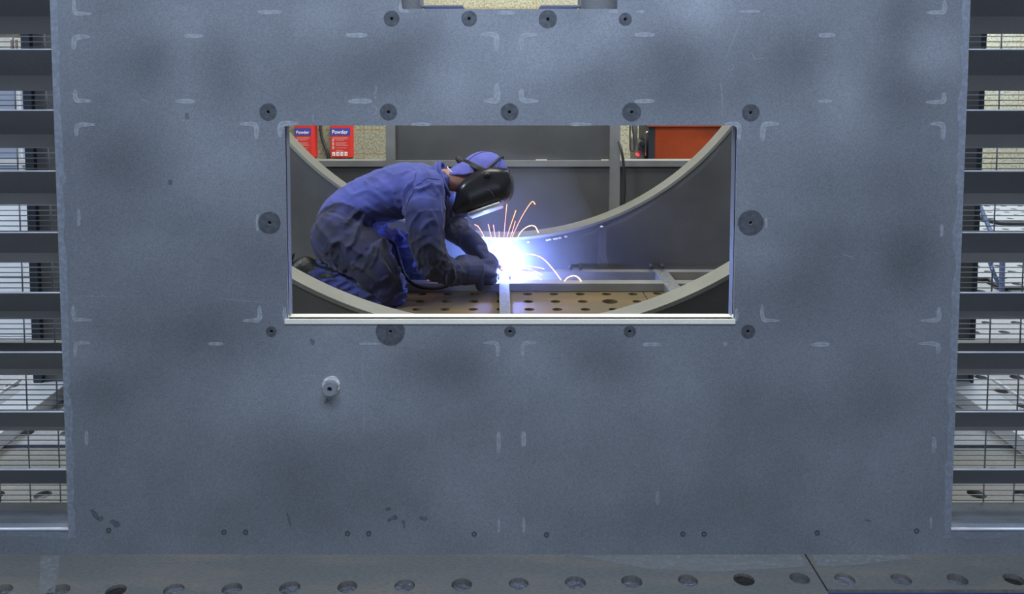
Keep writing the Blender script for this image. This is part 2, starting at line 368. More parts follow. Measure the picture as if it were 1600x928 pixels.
platen('welding_table', SEAMX + .002, 1.24, YSEAM + .010, 5.9, G(993, 471).x + .1285, Y471 + .01, .1285, M['platen_rust'], 'rusty narrow welding table right of the seam inside the steel structure')
platen('welding_table', -4.0, -1.244, YSEAM + .010, 5.9, G(20, 602).x, G(20, 602).y, .1285, M['platen_grey'], 'pale grey welding table seen through the left louvre')
platen('welding_table', 1.244, 5.0, YSEAM + .010, 6.8, G(1548, 688).x, G(1548, 688).y, .1285, M['platen_grey'], 'pale grey welding table carrying the blue trestle, seen through the right louvre')

def fade(o, vals):
    a = o.data.attributes.new('fade', 'FLOAT', 'POINT'); a.data.foreach_set('value', vals)
M['dust'] = overlay('pale_scrape_dust', (.36, .38, .37), .62, .45, .2)
def patch(top, bot, name, label_mat, n=60, m=9):
    bm = bmesh.new(); vs = []; fv = []
    def itp(L_, s):
        s *= len(L_) - 1; i = min(int(s), len(L_) - 2); f_ = s - i; return (L_[i][0] * (1 - f_) + L_[i + 1][0] * f_, L_[i][1] * (1 - f_) + L_[i + 1][1] * f_)
    for i in range(n + 1):
        for j in range(m + 1):
            a = itp(top, i / n); b = itp(bot, i / n); q = j / m; p = G(a[0] + (b[0] - a[0]) * q, a[1] + (b[1] - a[1]) * q, .0006)
            vs.append(bm.verts.new(p)); fv.append(0 if (i in (0, n) or j == m) else min(1, .75 + .6 * noise.noise(Vector((i * .35, j * .9, top[0][0])))))
    for i in range(n):
        for j in range(m): k = i * (m + 1) + j; bm.faces.new((vs[k], vs[k + m + 1], vs[k + m + 2], vs[k + 1]))
    o = obj(name, bm, label_mat, TABF); fade(o, fv); return o
TABF = [o for o in C.objects if o.name == 'welding_table'][0]
patch([(895, 868), (1000, 867.5), (1120, 867), (1256, 866.5)], [(925, 872), (1010, 890), (1120, 895), (1266, 886)], 'pale_scrape', M['dust'])
patch([(62, 870), (75, 868), (95, 868)], [(60, 928), (78, 928), (86, 928)], 'pale_scrape', M['dust'], 14, 20)
TABF = [o for o in C.objects if o.name == 'welding_table.001'][0]
patch([(1268, 867), (1330, 867), (1420, 867)], [(1276, 886), (1340, 884), (1426, 872)], 'pale_scrape', M['dust'])

# ------------------------------------------------------------------ the steel enclosure
enc = empty('steel_enclosure', (0, Y0, 0), 'large blasted steel machine enclosure with rectangular window cut-out, standing on the welding tables', 'steel structure')
def X0(px, py=400): return P(px, py, Y0).x
def Z0(py, px=800): return P(px, py, Y0).z
PTH = .012
LXe, RXe = (X0(80, 0) + X0(104, 800)) / 2, (X0(1512, 0) + X0(1491, 800)) / 2
wx0, wx1 = (X0(443, 196) + X0(452, 497)) / 2, (X0(1152, 196) + X0(1146, 497)) / 2
wz1, wz0 = Z0(196), Z0(498)
LZ0 = Z0(829, 60)
tx0, tx1, tz0 = X0(627, 10), X0(965, 10), Z0(14)
PW, PH = 1.66, 2.5
holes = [(612,29,12),(733,29,12),(856,30,14),(977,30,10),(419,175,13.5),(607,175,13),(796,175,13.5),(987,175,14.5),(1173,176,13.5),(421,348,17.5),(1173,348,20),
         (424,518,8.5),(610,518,22.5),(797,518,9),(984,518,9.5),(1169,518,11)]
loops = [rect(-PW, PW, 0, PH), rect(wx0, wx1, wz0, wz1), rect(tx0, tx1, tz0, tz0 + .45), rect(-PW + .07, LXe, LZ0, PH - .15), rect(RXe, PW - .07, LZ0, PH - .15)]
for (x, y, r) in holes:
    p = P(x, y, Y0); loops.append(circ(p.x, p.z, .0040, 12))
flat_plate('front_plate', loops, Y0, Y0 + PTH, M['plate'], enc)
for (x, y, r) in holes:
    p = P(x, y, Y0); obj('hole_backing', add_box(bmesh.new(), p.x - .009, p.x + .009, Y0 + PTH + .001, Y0 + PTH + .02, p.z - .009, p.z + .009, .001), M['black'], enc)  # unseen black backing added so no light shows through the holes
# ground circles around the holes
def fade(o, vals):
    a = o.data.attributes.new('fade', 'FLOAT', 'POINT'); a.data.foreach_set('value', vals)
for i, (x, y, r) in enumerate(holes):
    p = P(x, y, Y0); R = r * p.y / F * 1.0; bm = bmesh.new(); n = 32; rings = []; fv = []
    for rad, fd in ((.0042, 1), (R * .55, .85), (R * .93, 1), (R, .9), (R * 1.05, 0)):
        for k in range(n):
            an = 2 * pi * k / n; q = rad * (1 + (.03 * noise.noise(Vector((cos(an) * 1.3 + i, sin(an) * 1.3, i * 3.1))) if rad > .005 else 0))
            rings.append(bm.verts.new((p.x + q * cos(an), Y0 - .0006, p.z + q * sin(an)))); fv.append(fd)
    for a in range(4):
        for k in range(n):
            bm.faces.new((rings[a * n + k], rings[a * n + (k + 1) % n], rings[(a + 1) * n + (k + 1) % n], rings[(a + 1) * n + k]))
    o = obj('ground_circle', bm, M['dull'], enc); fade(o, fv)
# pale grinding marks
def stroke(pts, wpx, m, name='grinding_mark', parent=enc, taper=True, yoff=.0005, wob=.12, Yp=None, fd=1.0):
    Yp = Yp if Yp is not None else Y0
    P3 = [P(x, y, Yp) for x, y in pts]; path = smooth_path(P3, 5); n = len(path); bm = bmesh.new(); vs = []; fv = []
    sd = pts[0][0] * .13 + pts[0][1] * .07
    for i, p in enumerate(path):
        a = path[max(0, i - 1)]; b = path[min(n - 1, i + 1)]; t = (b - a).normalized(); nr = Vector((-t.z, 0, t.x)); s = i / (n - 1)
        wd = wpx * Yp / F * (1 + wob * 2 * noise.noise(Vector((sd, i * .5, 0)))) * ((1 - abs(2 * s - 1) ** 3) * .8 + .2 if taper else 1) / 2
        for q, fx in ((-1.25, 0), (-.85, 1), (0, .72), (.85, 1), (1.25, 0)):
            v = p + nr * (wd * q); v.y = Yp - yoff; vs.append(bm.verts.new(v)); fv.append(fx * fd * (0 if (taper and i in (0, n - 1)) else 1))
    for i in range(n - 1):
        for k in range(4): bm.faces.new((vs[i * 5 + k], vs[i * 5 + k + 1], vs[i * 5 + k + 6], vs[i * 5 + k + 5]))
    o = obj(name, bm, m, parent); fade(o, fv); return o
for (x, y, l, wd) in [(422,19,40,6),(303,56,32,6),(289,158,34,7),(557,55,36,7),(563,158,40,7),(1007,54,34,6),(1007,158,34,6),(1172,18,34,4),(1292,55,28,7),(1289,158,24,5),
      (337,537,26,5),(577,537,34,4),(1018,538,32,6),(1282,538,30,7),(658,194,34,5),(907,194,38,5),(791,20,30,6),(958,18,16,5),(1000,18,14,4),(658,503,40,5),(905,501,34,5),(1133,537,7,6)]:
    stroke([(x - l / 2, y + .5), (x, y), (x + l / 2, y + .4)], wd, M['grind'])
for (x, y, l, wd) in [(123,340,30,5),(135,684,24,6),(779,691,36,7),(818,686,26,8),(818,821,28,5),(779,821,24,4),(1459,695,28,7),(1454,817,20,4),(1471,360,22,5),(402,348,28,5),(1197,348,18,3)]:
    stroke([(x, y - l / 2), (x + .5, y), (x, y + l / 2)], wd, M['grind'])
for (x, y, h, v, wd) in [(116,22,28,-24,6),(116,58,26,20,8),(118,158,26,-18,7),(120,195,30,18,7),(115,500,30,-24,6),(118,536,24,22,6),(401,194,-28,24,7),(438,193,30,22,8),(406,501,-28,-24,7),
      (445,501,30,-22,6),(776,54,-26,28,8),(815,55,26,24,7),(777,158,-22,-28,9),(815,158,28,-20,8),(778,536,-24,22,6),(817,536,22,22,6),(1476,20,-30,-20,7),(1475,160,-30,-16,7),
      (1474,194,-22,26,7),(1467,501,-30,-22,7),(1466,537,-34,16,7),(1155,194,-24,26,7),(1192,194,26,28,8),(1191,501,28,-26,6),(1151,501,-30,-20,5),(626,18,14,-14,5)]:
    sh = 3 if v > 0 else -3
    stroke([(x + h, y), (x + h * .45, y - .5), (x + h * .1, y + sh * .4), (x, y + v * .3), (x - .5, y + v * .7), (x, y + v)], wd * 1.05, M['grind'])
# scratches and chalk
for pts, wd in [([(1163,20),(1146,62),(1134,92)],1.6),([(1125,120),(1128,150),(1129,188)],1.8),([(885,22),(886,55),(887,88)],1.2),([(489,174),(490,195)],1.5),([(1135,108),(1142,110),(1146,104),(1143,98)],2),
      ([(1168,88),(1174,82),(1180,92),(1196,90)],1.6),([(1205,18),(1212,30)],2),([(213,143),(222,155),(240,162)],1.5),([(586,132),(588,140),(585,148),(588,157)],2.5),([(581,166),(589,170),(586,178),(580,180)],2.5),
      ([(120,462),(160,463),(200,464)],1.2),([(340,466),(380,470),(420,473)],1.4),([(1158,429),(1175,428),(1188,429)],1.5),([(1312,396),(1326,400),(1334,402)],1.6),([(568,548),(566,580),(569,600)],5),([(570,606),(568,640),(569,684)],3),
      ([(1372,705),(1370,735),(1374,760)],2.5),([(1028,765),(1027,775),(1028,790)],7)]:
    stroke(pts, wd, M['chalk'], 'chalk_scratch', wob=.4)
for pts, wd in [([(143,795),(148,803),(154,812)],7),([(155,808),(160,814)],9),([(173,812),(180,818),(188,820)],8),([(448,800),(452,812),(455,824)],3),([(602,796),(612,794)],5),([(604,814),(622,806)],6),([(628,812),(632,820),(630,826)],4),
      ([(655,808),(668,812)],6),([(485,535),(492,532)],11),([(288,181),(296,182)],10),([(262,285),(270,285)],7),([(508,625),(514,628)],8),([(1350,812),(1362,814)],3)]:
    stroke(pts, wd, M['stain'], 'dark_smudge', wob=.5)
# small ringed bolt marks along the bottom
for (x, y) in [(170,828),(350,831),(384,831),(543,833),(576,833),(741,834),(854,835),(1067,834),(1100,834),(1277,832),(1432,829)]:
    p = P(x, y, Y0); bm = bmesh.new(); add_ring_y(bm, (p.x, p.z), .0060, .0030, Y0 - .0012, Y0 - .0002, 16); obj('punched_ring_mark', bm, M['groundmetal'], enc, smooth=False)
# wavy pale weld along both side edges and louvre corners
def edge_weld(side, xe):
    bm = bmesh.new(); vs = []; fv = []; zt = PH - .2; n = 260; s = -1 if side == 'r' else 1
    for i in range(n):
        z = LZ0 - .018 + (zt - LZ0) * i / (n - 1)
        wd = .017 + .008 * noise.noise(Vector((z * 14, 3 if s > 0 else 9, 0))) + .006 * noise.noise(Vector((z * 45, 5, 0)))
        for q, fx in ((0, 1), (.6, .9), (.9, 1), (1.12, 0)): vs.append(bm.verts.new((xe + s * wd * q, Y0 - .0007, z))); fv.append(fx)
    for i in range(n - 1):
        for k in range(3): bm.faces.new((vs[i * 4 + k], vs[i * 4 + k + 1], vs[i * 4 + k + 5], vs[i * 4 + k + 4]))
    fade(obj('edge_weld', bm, M['edgeweld'], enc), fv)
edge_weld('l', LXe); edge_weld('r', RXe)
stroke([(0, 833), (50, 834), (90, 836), (108, 838)], 9, M['edgeweld'], 'edge_weld', taper=False, wob=.3, fd=.8)
stroke([(1488, 831), (1520, 838), (1555, 836), (1600, 831)], 9, M['edgeweld'], 'edge_weld', taper=False, wob=.3, fd=.8)
# window lining: sill and reveals
LD = .040
box('window_sill', wx0 - .008, wx1 + .004, Y0 - .003, Y0 + LD, wz0 - .012, wz0 + .0, M['sill'], enc, .002)
box('window_reveal', wx0 - .012, wx0, Y0 + .004, Y0 + LD + .004, wz0, wz1, M['plate'], enc, .001)
box('window_reveal', wx1, wx1 + .012, Y0 + .004, Y0 + LD + .004, wz0, wz1, M['plate'], enc, .001)
box('window_head', wx0 - .012, wx1 + .012, Y0 + PTH, Y0 + LD, wz1, wz1 + .012, M['plate'], enc, .001)
for sx, xx in ((1, wx0 - .006), (-1, wx1 + .004)):
    bm = bmesh.new(); bmesh.ops.create_icosphere(bm, subdivisions=2, radius=.008); bmesh.ops.scale(bm, vec=(1.0, .8, 1.1), verts=bm.verts)
    bmesh.ops.translate(bm, vec=(xx, Y0 + .006, wz0 + .002), verts=bm.verts); obj('corner_weld', bm, M['sill'], enc, smooth=True)
# threaded boss
pb = P(518, 602, Y0); bm = bmesh.new(); add_disc_y(bm, (pb.x, pb.z), .0215, Y0 - .006, Y0, 28, .12, 4); bmesh.ops.bevel(bm, geom=[e for e in bm.edges if all(v.co.y < Y0 - .004 for v in e.verts)], offset=.004, segments=2, affect='EDGES')
bs = obj('threaded_boss', add_ring_y(bmesh.new(), (pb.x, pb.z), .0158, .0055, Y0 - .024, Y0 - .001, 36), M['boss'], enc, auto=35)
o = obj('weld_fillet', bm, M['bosscream'], bs, auto=50)
o = obj('bore', add_disc_y(bmesh.new(), (pb.x, pb.z), .0054, Y0 - .014, Y0 - .012, 16), M['black'], bs)
# brackets behind the top opening
for (xa, xb, xc) in ((628, 657, 722), (964, 908, 846)):
    a, b, c = X0(xa, 8), X0(xb, 8), X0(xc, 8); z9, z14 = Z0(8), Z0(14)
    lo, hi = min(a, b), max(a, b)
    lo, hi = (lo - .03, hi) if xa < 800 else (lo, hi + .03)
    br_ = box('opening_bracket', lo, hi, Y0 + .05, Y0 + .056, z14 - .01, tz0 + .42, M['steel'], enc, .001)
    lo, hi = min(b, c), max(b, c)
    box('bracket_ledge', lo, hi, Y0 + .013, Y0 + .15, z9 - .003, z9 + .001, M['slat'], br_, .001)
    box('bracket_web', b - .002, b + .002, Y0 + .012, Y0 + .06, z9, tz0 + .42, M['slat'], br_)

# louvre panels
slat_y = [-211, -114, -18, 77, 172, 267, 363, 457, 550, 643, 733]
for side in (-1, 1):
    px = 45 if side < 0 else 1560
    xa, xb = (-PW + .072, LXe) if side < 0 else (RXe, PW - .072)
    lv = bpy.data.objects.new('louvre_panel', None); lv.location = ((xa + xb) / 2, Y0, LZ0); C.objects.link(lv); lv.parent = enc; lv.matrix_parent_inverse = Matrix.Translation(-enc.location)
    def sub(o):
        o.parent = lv; o.matrix_parent_inverse = Matrix.Translation(-enc.location - lv.location) if False else Matrix.Identity(4)
        # keep world coordinates
        o.matrix_parent_inverse = (Matrix.Translation(lv.location)).inverted()
    zs = [P(px, y, Y0 + .006).z for y in slat_y]
    for z in zs:
        if z > PH - .2: continue
        bm = bmesh.new(); prof = [(0, 0), (.054, -.0585), (.123, -.097)]; th = .003
        # outline of the folded sheet
        out = [(.0, .0), (.003, .001), (.0555, -.0560), (.1235, -.0945), (.123, -.0975), (.054, -.0595), (-.001, -.003)]
        A = [bm.verts.new((xa, Y0 + .006 + y, z + h)) for y, h in out]; B = [bm.verts.new((xb, Y0 + .006 + y, z + h)) for y, h in out]
        bm.faces.new(A); bm.faces.new(list(reversed(B)))
        for k in range(len(out)): bm.faces.new((A[k], B[k], B[(k + 1) % len(out)], A[(k + 1) % len(out)]))
        bmesh.ops.recalc_face_normals(bm, faces=bm.faces)
        o = obj('louvre_slat', bm, M['slat']); sub(o)
        o2 = box('slat_lip', xa, xb, Y0 + .0035, Y0 + .0068, z - .0012, z + .0012, M['lip']); sub(o2)
    # welded wire mesh behind
    bm = bmesh.new(); ym = Y0 + .155; z = P(px, 785, Y0 + .15).z + .004
    while z < PH - .18:
        add_box(bm, xa - .002, xb + .002, ym - .0011, ym + .0011, z - .0011, z + .0011); z += .0128
    x = (LXe - .035 if side < 0 else RXe + .060); d = -.075 if side < 0 else .075
    x = P(80, 340, ym).x if side < 0 else P(1553, 340, ym).x
    while xa < x < xb:
        add_box(bm, x - .0013, x + .0013, ym - .0035, ym - .0011, P(px, 785, Y0 + .15).z, PH - .18); x += d
    o = obj('wire_mesh', bm, M['wire']); sub(o)
    # bottom sill of the opening: sloping tray with bright rolled lip
    zb = P(px, 785, Y0 + .15).z; bm = bmesh.new()
    out = [(-.001, LZ0 + .001), (.010, LZ0 + .012), (.06, LZ0 + (zb - LZ0) * .35), (.15, zb), (.15, zb - .004), (.06, LZ0 + (zb - LZ0) * .35 - .004), (.010, LZ0 - .002)]
    A = [bm.verts.new((xa, Y0 + y, h)) for y, h in out]; B = [bm.verts.new((xb, Y0 + y, h)) for y, h in out]
    bm.faces.new(A); bm.faces.new(list(reversed(B)))
    for k in range(len(out)): bm.faces.new((A[k], B[k], B[(k + 1) % len(out)], A[(k + 1) % len(out)]))
    bmesh.ops.recalc_face_normals(bm, faces=bm.faces); o = obj('sloping_sill', bm, M['plate']); sub(o)
    bm = bmesh.new(); loft(bm, [(xa, Y0 + .001, LZ0 + .0035), (xb, Y0 + .001, LZ0 + .0035)], [.0035, .0035], 10, caps=False); o = obj('rolled_lip', bm, M['lip'], smooth=True); sub(o)
    # mid rail
    zr = P(px, 549, Y0 + .15).z; zr1 = P(px, 534, Y0 + .16).z
    o = box('mid_rail', xa, xb, Y0 + .15, Y0 + .175, zr - .02, zr1, M['steel'], None, .002); sub(o)
# ring plates and flanges
Y1 = 2.88; Y2 = G(800, 434).y; RR = 1.49
X1c = .030; Z1c = 1.690
for yy, fl in ((Y1, .11), (Y2, .145)):
    hw = 1.60
    pl = flat_plate('ring_plate', [rect(X1c - 1.575, X1c + 1.575, .002, 3.32), circ(X1c, Z1c, RR, 160)], yy, yy + .012, M['panel'], enc)
    bm = bmesh.new(); add_ring_y(bm, (X1c, Z1c), RR + .0, RR - .014, yy - .004, yy + fl, 180); obj('ring_flange', bm, M['flange'], pl, auto=40)
# dark upright strips at plate edges
for sx in (-1, 1):
    xx = X1c + sx * 1.575
    box('edge_strip', min(xx, xx + sx * .03), max(xx, xx + sx * .008), Y1 - .02, Y1 + .08, 0.002, 3.3, M['darkpaint'], enc, .003)
    xb = X1c + sx * 1.55
    box('base_beam', xb - .06, xb + .06, Y0 + .2, Y1 - .002, .002, .05, M['basebeam'], enc, .004)
    tube('tie_rod', [(xb + sx * .10, Y0 + .2, .06), (xb + sx * .10, Y1 - .02, .06)], .006, M['lip'], enc, 8, 2)
# floor frame
box('cross_beam', -1.5, 1.5, 4.18, 4.25, .002, .043, M['frame'], enc, .003)
fb = box('cross_beam', -1.55, 1.55, Y2 - .05, Y2 - .001, .002, .045, M['frame'], enc, .003)
M['barsteel'] = mat('mill_scale_bar', (.20, .20, .19), .9, 0, .2, 200, .2, 60, spec=.05)
for xx, w_ in ((P(788.5, 470, 3.9).x, .0245), (P(1030, 421, Y2).x + .004, .034)):
    box('floor_bar', xx - w_, xx + w_, Y1 + .012, Y2 - .051, .003, .0455, M['barsteel'], enc, .002)
for (x, y) in ((892, 420), (907, 420), (1019, 419), (1036, 419)):
    p = P(x, y, Y2 - .05); bm = bmesh.new(); add_ring_y(bm, (p.x, p.z + .004), .010, .004, Y2 - .053, Y2 - .001, 14); obj('weld_nut', bm, M['groundmetal'], fb, auto=40)
# grinding marks on the far plate
stroke([(941, 352), (941, 380), (940, 418)], 12, M['grind'], Yp=Y2, fd=.35, taper=False)
stroke([(934, 419), (941, 400), (948, 419)], 9, M['grind'], Yp=Y2, fd=.3)
stroke([(900, 372), (940, 358), (985, 338), (1030, 312)], 5, M['grind'], Yp=Y2, fd=.25)
stroke([(1050, 300), (1100, 258), (1128, 225)], 5, M['grind'], Yp=Y2, fd=.25)
# bright weld beads along lower rim
for (x, y) in ((855, 375), (859, 374), (866, 373), (870, 372.5), (875, 371.5), (884, 369.5), (826, 378), (940, 354)):
    p = P(x, y, Y2); bm = bmesh.new(); bmesh.ops.create_icosphere(bm, subdivisions=2, radius=.006); bmesh.ops.scale(bm, vec=(1.5, .7, .9), verts=bm.verts)
    bmesh.ops.translate(bm, vec=(p.x, Y2 - .004, p.z), verts=bm.verts); obj('weld_spatter', bm, M['lip'], pl, smooth=True)
# back frame
Y3 = 5.3
zt_, zb_ = P(800, 251, Y3).z, P(800, 260.5, Y3).z
box('back_rail', -1.55, 1.6, Y3, Y3 + .10, zb_, zt_, M['frame'], enc, .002)
box('back_rail', -1.55, 1.6, Y3, Y3 + .06, 1.28, 1.34, M['frame'], enc, .002)
for xa, xb in ((603, 617.5), (953, 969)):
    a, b = P(xa, 250, Y3 - .002).x, P(xb, 250, Y3 - .002).x
    box('back_post', a, b, Y3 - .003, Y3 + .06, .002, 1.28, M['frame'], enc, .002)
pa, pb_ = P(617.5, 250, Y3).x, P(953, 250, Y3).x
for x0_, x1_, z0_, z1_ in ((pa + .002, pb_ - .002, zt_ + .001, 1.279), (pa + .002, pb_ - .002, .004, zb_ - .001), (-1.5, P(603, 250, Y3).x - .002, .004, zb_ - .001), (P(969, 250, Y3).x + .002, 1.58, .004, zb_ - .001)):
    box('infill_panel', x0_, x1_, Y3 + .02, Y3 + .026, z0_, z1_, M['panel'], enc)
for (x, l) in ((846, 18), (945, 12)):
    p = P(x, 247.5, Y3 + .01); box('rail_tack', p.x - l / 520, p.x + l / 520, Y3 + .004, Y3 + .018, zt_ + .0005, zt_ + .006, M['sill'], enc, .001)
for sx in (-1, 1):
    box('side_panel', X1c + sx * 1.56 - .006, X1c + sx * 1.56 + .006, Y2 + .16, Y3 - .001, .002, 1.3, M['panel'], enc)

# ------------------------------------------------------------------ background things
def sign(px0, px1, side_px, label, txt_off):
    yb, yt = 245, 193; Yw = WY - .001
    a = P(px0, yb, WY); b = P(px1, yb, WY); c = P(px0, yt, WY)
    x0, x1, z0, z1 = a.x, b.x, a.z, c.z + .01
    t = empty('extinguisher_sign', ((x0 + x1) / 2, WY, z0), label, 'sign')
    th = .05
    xs = P(px1 + side_px, yb, WY).x
    bm = bmesh.new(); prof = [(x0, Yw - th), (x1, Yw - th), (xs, Yw), (x0, Yw)]
    A = [bm.verts.new((x, y, z0)) for x, y in prof]; B = [bm.verts.new((x, y, z1)) for x, y in prof]
    bm.faces.new(list(reversed(A))); bm.faces.new(B)
    for k in range(4): bm.faces.new((A[k], A[(k + 1) % 4], B[(k + 1) % 4], B[k]))
    obj('board', bm, M['signred'], t)
    yf = Yw - th
    def Zp(y): return z0 + (245 - y) / (245 - 193) * (c.z - z0)
    w = x1 - x0
    box('blue_band', x0, x1, yf - .002, yf, Zp(211), Zp(199.5), M['signblue'], t)
    cu = bpy.data.curves.new('t', 'FONT'); cu.body = 'Powder'; cu.size = 1; cu.extrude = .01; cu.offset = .012; cu.align_x = 'CENTER'
    ob = bpy.data.objects.new('t', cu); C.objects.link(ob); dg = bpy.context.evaluated_depsgraph_get(); me = bpy.data.meshes.new_from_object(ob.evaluated_get(dg)); bpy.data.objects.remove(ob)
    xsz = [v.co.x for v in me.vertices]; sc = w * .80 / (max(xsz) - min(xsz))
    me.transform(Matrix.Translation(((x0 + x1) / 2 - w * .02, yf - .004, Zp(208.2))) @ Matrix.Rotation(pi / 2, 4, 'X') @ Matrix.Diagonal((sc, sc * 1.1, .1, 1)))
    me.name = 'lettering'; me.materials.clear(); me.materials.append(M['signwhite']); link(bpy.data.objects.new('lettering', me), t)
    bm = bmesh.new()
    for r0 in range(12):
        y = 214 + r0 * 2.0 if r0 < 8 else 214 + r0 * 2.0
        if r0 in (3, 7, 9): continue
        q0 = .12 if r0 < 2 else .26; q1 = (.9, .86, .7, 0, .82, .74, .88, 0, .8, 0, .62, 0)[r0] or .8
        if y > 236: continue
        add_box(bm, x0 + w * q0, x0 + w * q1, yf - .002, yf - .0002, Zp(y + .6), Zp(y - .1))
    obj('small_print', bm, M['signpink'], t)
    for k in range(4):
        cx = x0 + w * (.15 + .21 * k); s = w * .075; cz = Zp(239.5)
        ic = box('pictogram', cx - s, cx + s, yf - .002, yf, cz - s * 1.25, cz + s * 1.25, M['signwhite'], t)
        bm = bmesh.new()
        if k == 0: add_box(bm, cx - s * .5, cx + s * .2, yf - .003, yf - .002, cz - s * .5, cz + s * .1)
        elif k == 1: add_box(bm, cx - s * .1, cx + s * .5, yf - .003, yf - .002, cz - s * .7, cz + s * .6)
        else:
            v = [bm.verts.new((cx + dx * s, yf - .0025, cz + dz * s)) for dx, dz in ((-.6, .7), (.7, -.8), (.7, .2))]; bm.faces.new(v)
        obj('symbol', bm, M['signred'], ic)
    for k in range(3):
        cz = Zp(218 + k * 6); box('pictogram', x0 + w * .08, x0 + w * .18, yf - .002, yf, cz - w * .07, cz + w * .09, M['signpink'], t)
sign(463.5, 488.5, 8, 'red and blue Powder sign left of the dark cable, partly hidden by the curved flange', 0)
sign(518.5, 549, 4, 'red and blue Powder extinguisher sign on the block wall right of the black cable', 0)
cb = tube('wall_cable', [P(499, 120, WY - .03), P(500, 180, WY - .03), P(502, 210, WY - .03), P(507, 228, WY - .03), P(513, 246, WY - .03), P(516, 300, WY - .03), (P(516, 300, WY).x, WY - .03, FLOOR + .02)], .013, M['hosegrey'])
tag(cb, 'thick dark cable running down the block wall between the two Powder signs', 'cable')
# hose hanging on the back frame
ho = tube('hanging_hose', [P(967, 222, Y3 - .02), P(971, 236, Y3 - .045), P(974, 255, Y3 - .05), P(976, 290, Y3 - .05), P(974, 320, Y3 - .05), P(969, 345, Y3 - .05), P(962, 375, Y3 - .05), (P(955, 400, Y3 - .05).x, Y3 - .05, .012)], .0085, M['hosegrey'])
tag(ho, 'dark hose hanging down beside the right back post', 'hose')
# orange cabinet
YC = 6.9
ca = P(1023, 245, YC); ct = P(1023, 199, YC)
cab = empty('storage_cabinet', (ca.x + .5, YC + .25, FLOOR), 'orange steel cabinet with a dark side and overhanging lid, behind the frame', 'cabinet')
box('body', ca.x, ca.x + 1.0, YC, YC + .5, FLOOR, ct.z, M['orange'], cab, .004)
box('lid', ca.x - .055, ca.x + 1.03, YC - .02, YC + .52, ct.z + .004, ct.z + .05, M['orange'], cab, .006)
box('side_panel', ca.x - .05, ca.x - .001, YC - .002, YC + .5, FLOOR, ct.z + .001, M['darkpaint'], cab, .004)
box('door_seam', ca.x + .498, ca.x + .502, YC - .002, YC, FLOOR + .05, ct.z - .02, M['darkpaint'], cab)
# grey power unit with chrome handle and leads left of the cabinet
YG = 6.95
g0 = P(993, 245, YG); g1 = P(1009, 245, YG)
pu = empty('power_unit', ((g0.x + g1.x) / 2, YG + .2, FLOOR), 'grey welding power unit with a chrome handle, left of the orange cabinet', 'machine')
box('housing', g0.x + .02, g1.x - .004, YG + .02, YG + .42, FLOOR, P(1000, 222, YG).z, M['machine'], pu, .01)
box('upright', P(993, 200, YG).x, P(999.5, 200, YG).x, YG + .1, YG + .14, P(1000, 224, YG).z - .02, P(1000, 150, YG).z, M['machine'], pu, .004)
tube('chrome_handle', [P(1009, 243, YG - .02), P(1009, 230, YG - .02), P(1009, 212, YG - .02), P(1010, 207, YG - .02), P(1014, 206, YG - .02), P(1015.5, 206, YG - .02)], .007, M['chrome'], pu, 10, 5)
for (x, y, r) in ((1003, 224, .018), (1000, 231, .014), (1006, 233, .012)):
    p = P(x, y, YG); bm = bmesh.new(); add_disc_y(bm, (p.x, p.z), r, YG - .012, YG + .022, 16); obj('socket', bm, M['darkpaint'], pu, auto=40)
p = P(996, 241.5, YG); bm = bmesh.new(); add_disc_y(bm, (p.x, p.z), .011, YG - .03, YG + .03, 18)
obj('red_button', bm, M['redlamp'], pu, auto=40)
bm = bmesh.new(); pts = [P(984.5, 190, YG - .05), P(984.5, 210, YG - .05), P(984.8, 232, YG - .05), P(988, 236, YG - .05), P(991, 233, YG - .05), P(990, 212, YG - .05), P(988, 198, YG - .05), P(989, 170, YG)]
tube('lead', pts, .006, M['hosegrey'], pu)

# seen through the left louvre: white crate, pale door, boxes
wp = P(57, 540, 3.15) + Vector((.025, 0, 0))
zt2 = P(50, 290, 3.15).z
cr = empty('white_crate', (wp.x - .5, 3.35, 0), 'white planked crate standing on the pale table behind the left louvre', 'crate')
for k in range(6):
    h = zt2 / 6; box('plank', wp.x - 1.05, wp.x, 3.15, 3.17, .002 + k * h, h * (k + 1) - .001, M['whitepanel'], cr, .002)
box('crate_body', wp.x - 1.04, wp.x - .01, 3.171, 3.6, .002, zt2 - .01, M['whitepanel'], cr)
box('side_strip', wp.x + .002, wp.x + .02, 3.15, 3.6, .002, zt2, M['darkpaint'], cr)
Yd = 6.6
d0 = P(33, 200, Yd).x
dr = empty('door_panel_screen', (d0 - 1, Yd, FLOOR), 'pale blue screen panel with a white frame edge, far behind the left louvre', 'screen')
box('panel', d0 - 2.6, d0 - .03, Yd + .005, Yd + .03, FLOOR, P(0, 100, Yd).z - .025, M['paleblue'], dr)
box('frame_edge', d0 - .03, d0 + .0, Yd - .01, Yd + .05, FLOOR, P(0, 100, Yd).z - .025, M['whitepanel'], dr, .003)
x5 = P(51, 200, Yd).x
box('panel', d0 + .001, x5, Yd + .01, Yd + .04, FLOOR, P(0, 100, Yd).z - .025, M['paleblue'], dr)
box('white_foot_rail', d0 - 2.6, x5, Yd - .012, Yd + .005, P(20, 258, Yd).z, P(20, 249, Yd).z, M['whitepanel'], dr)
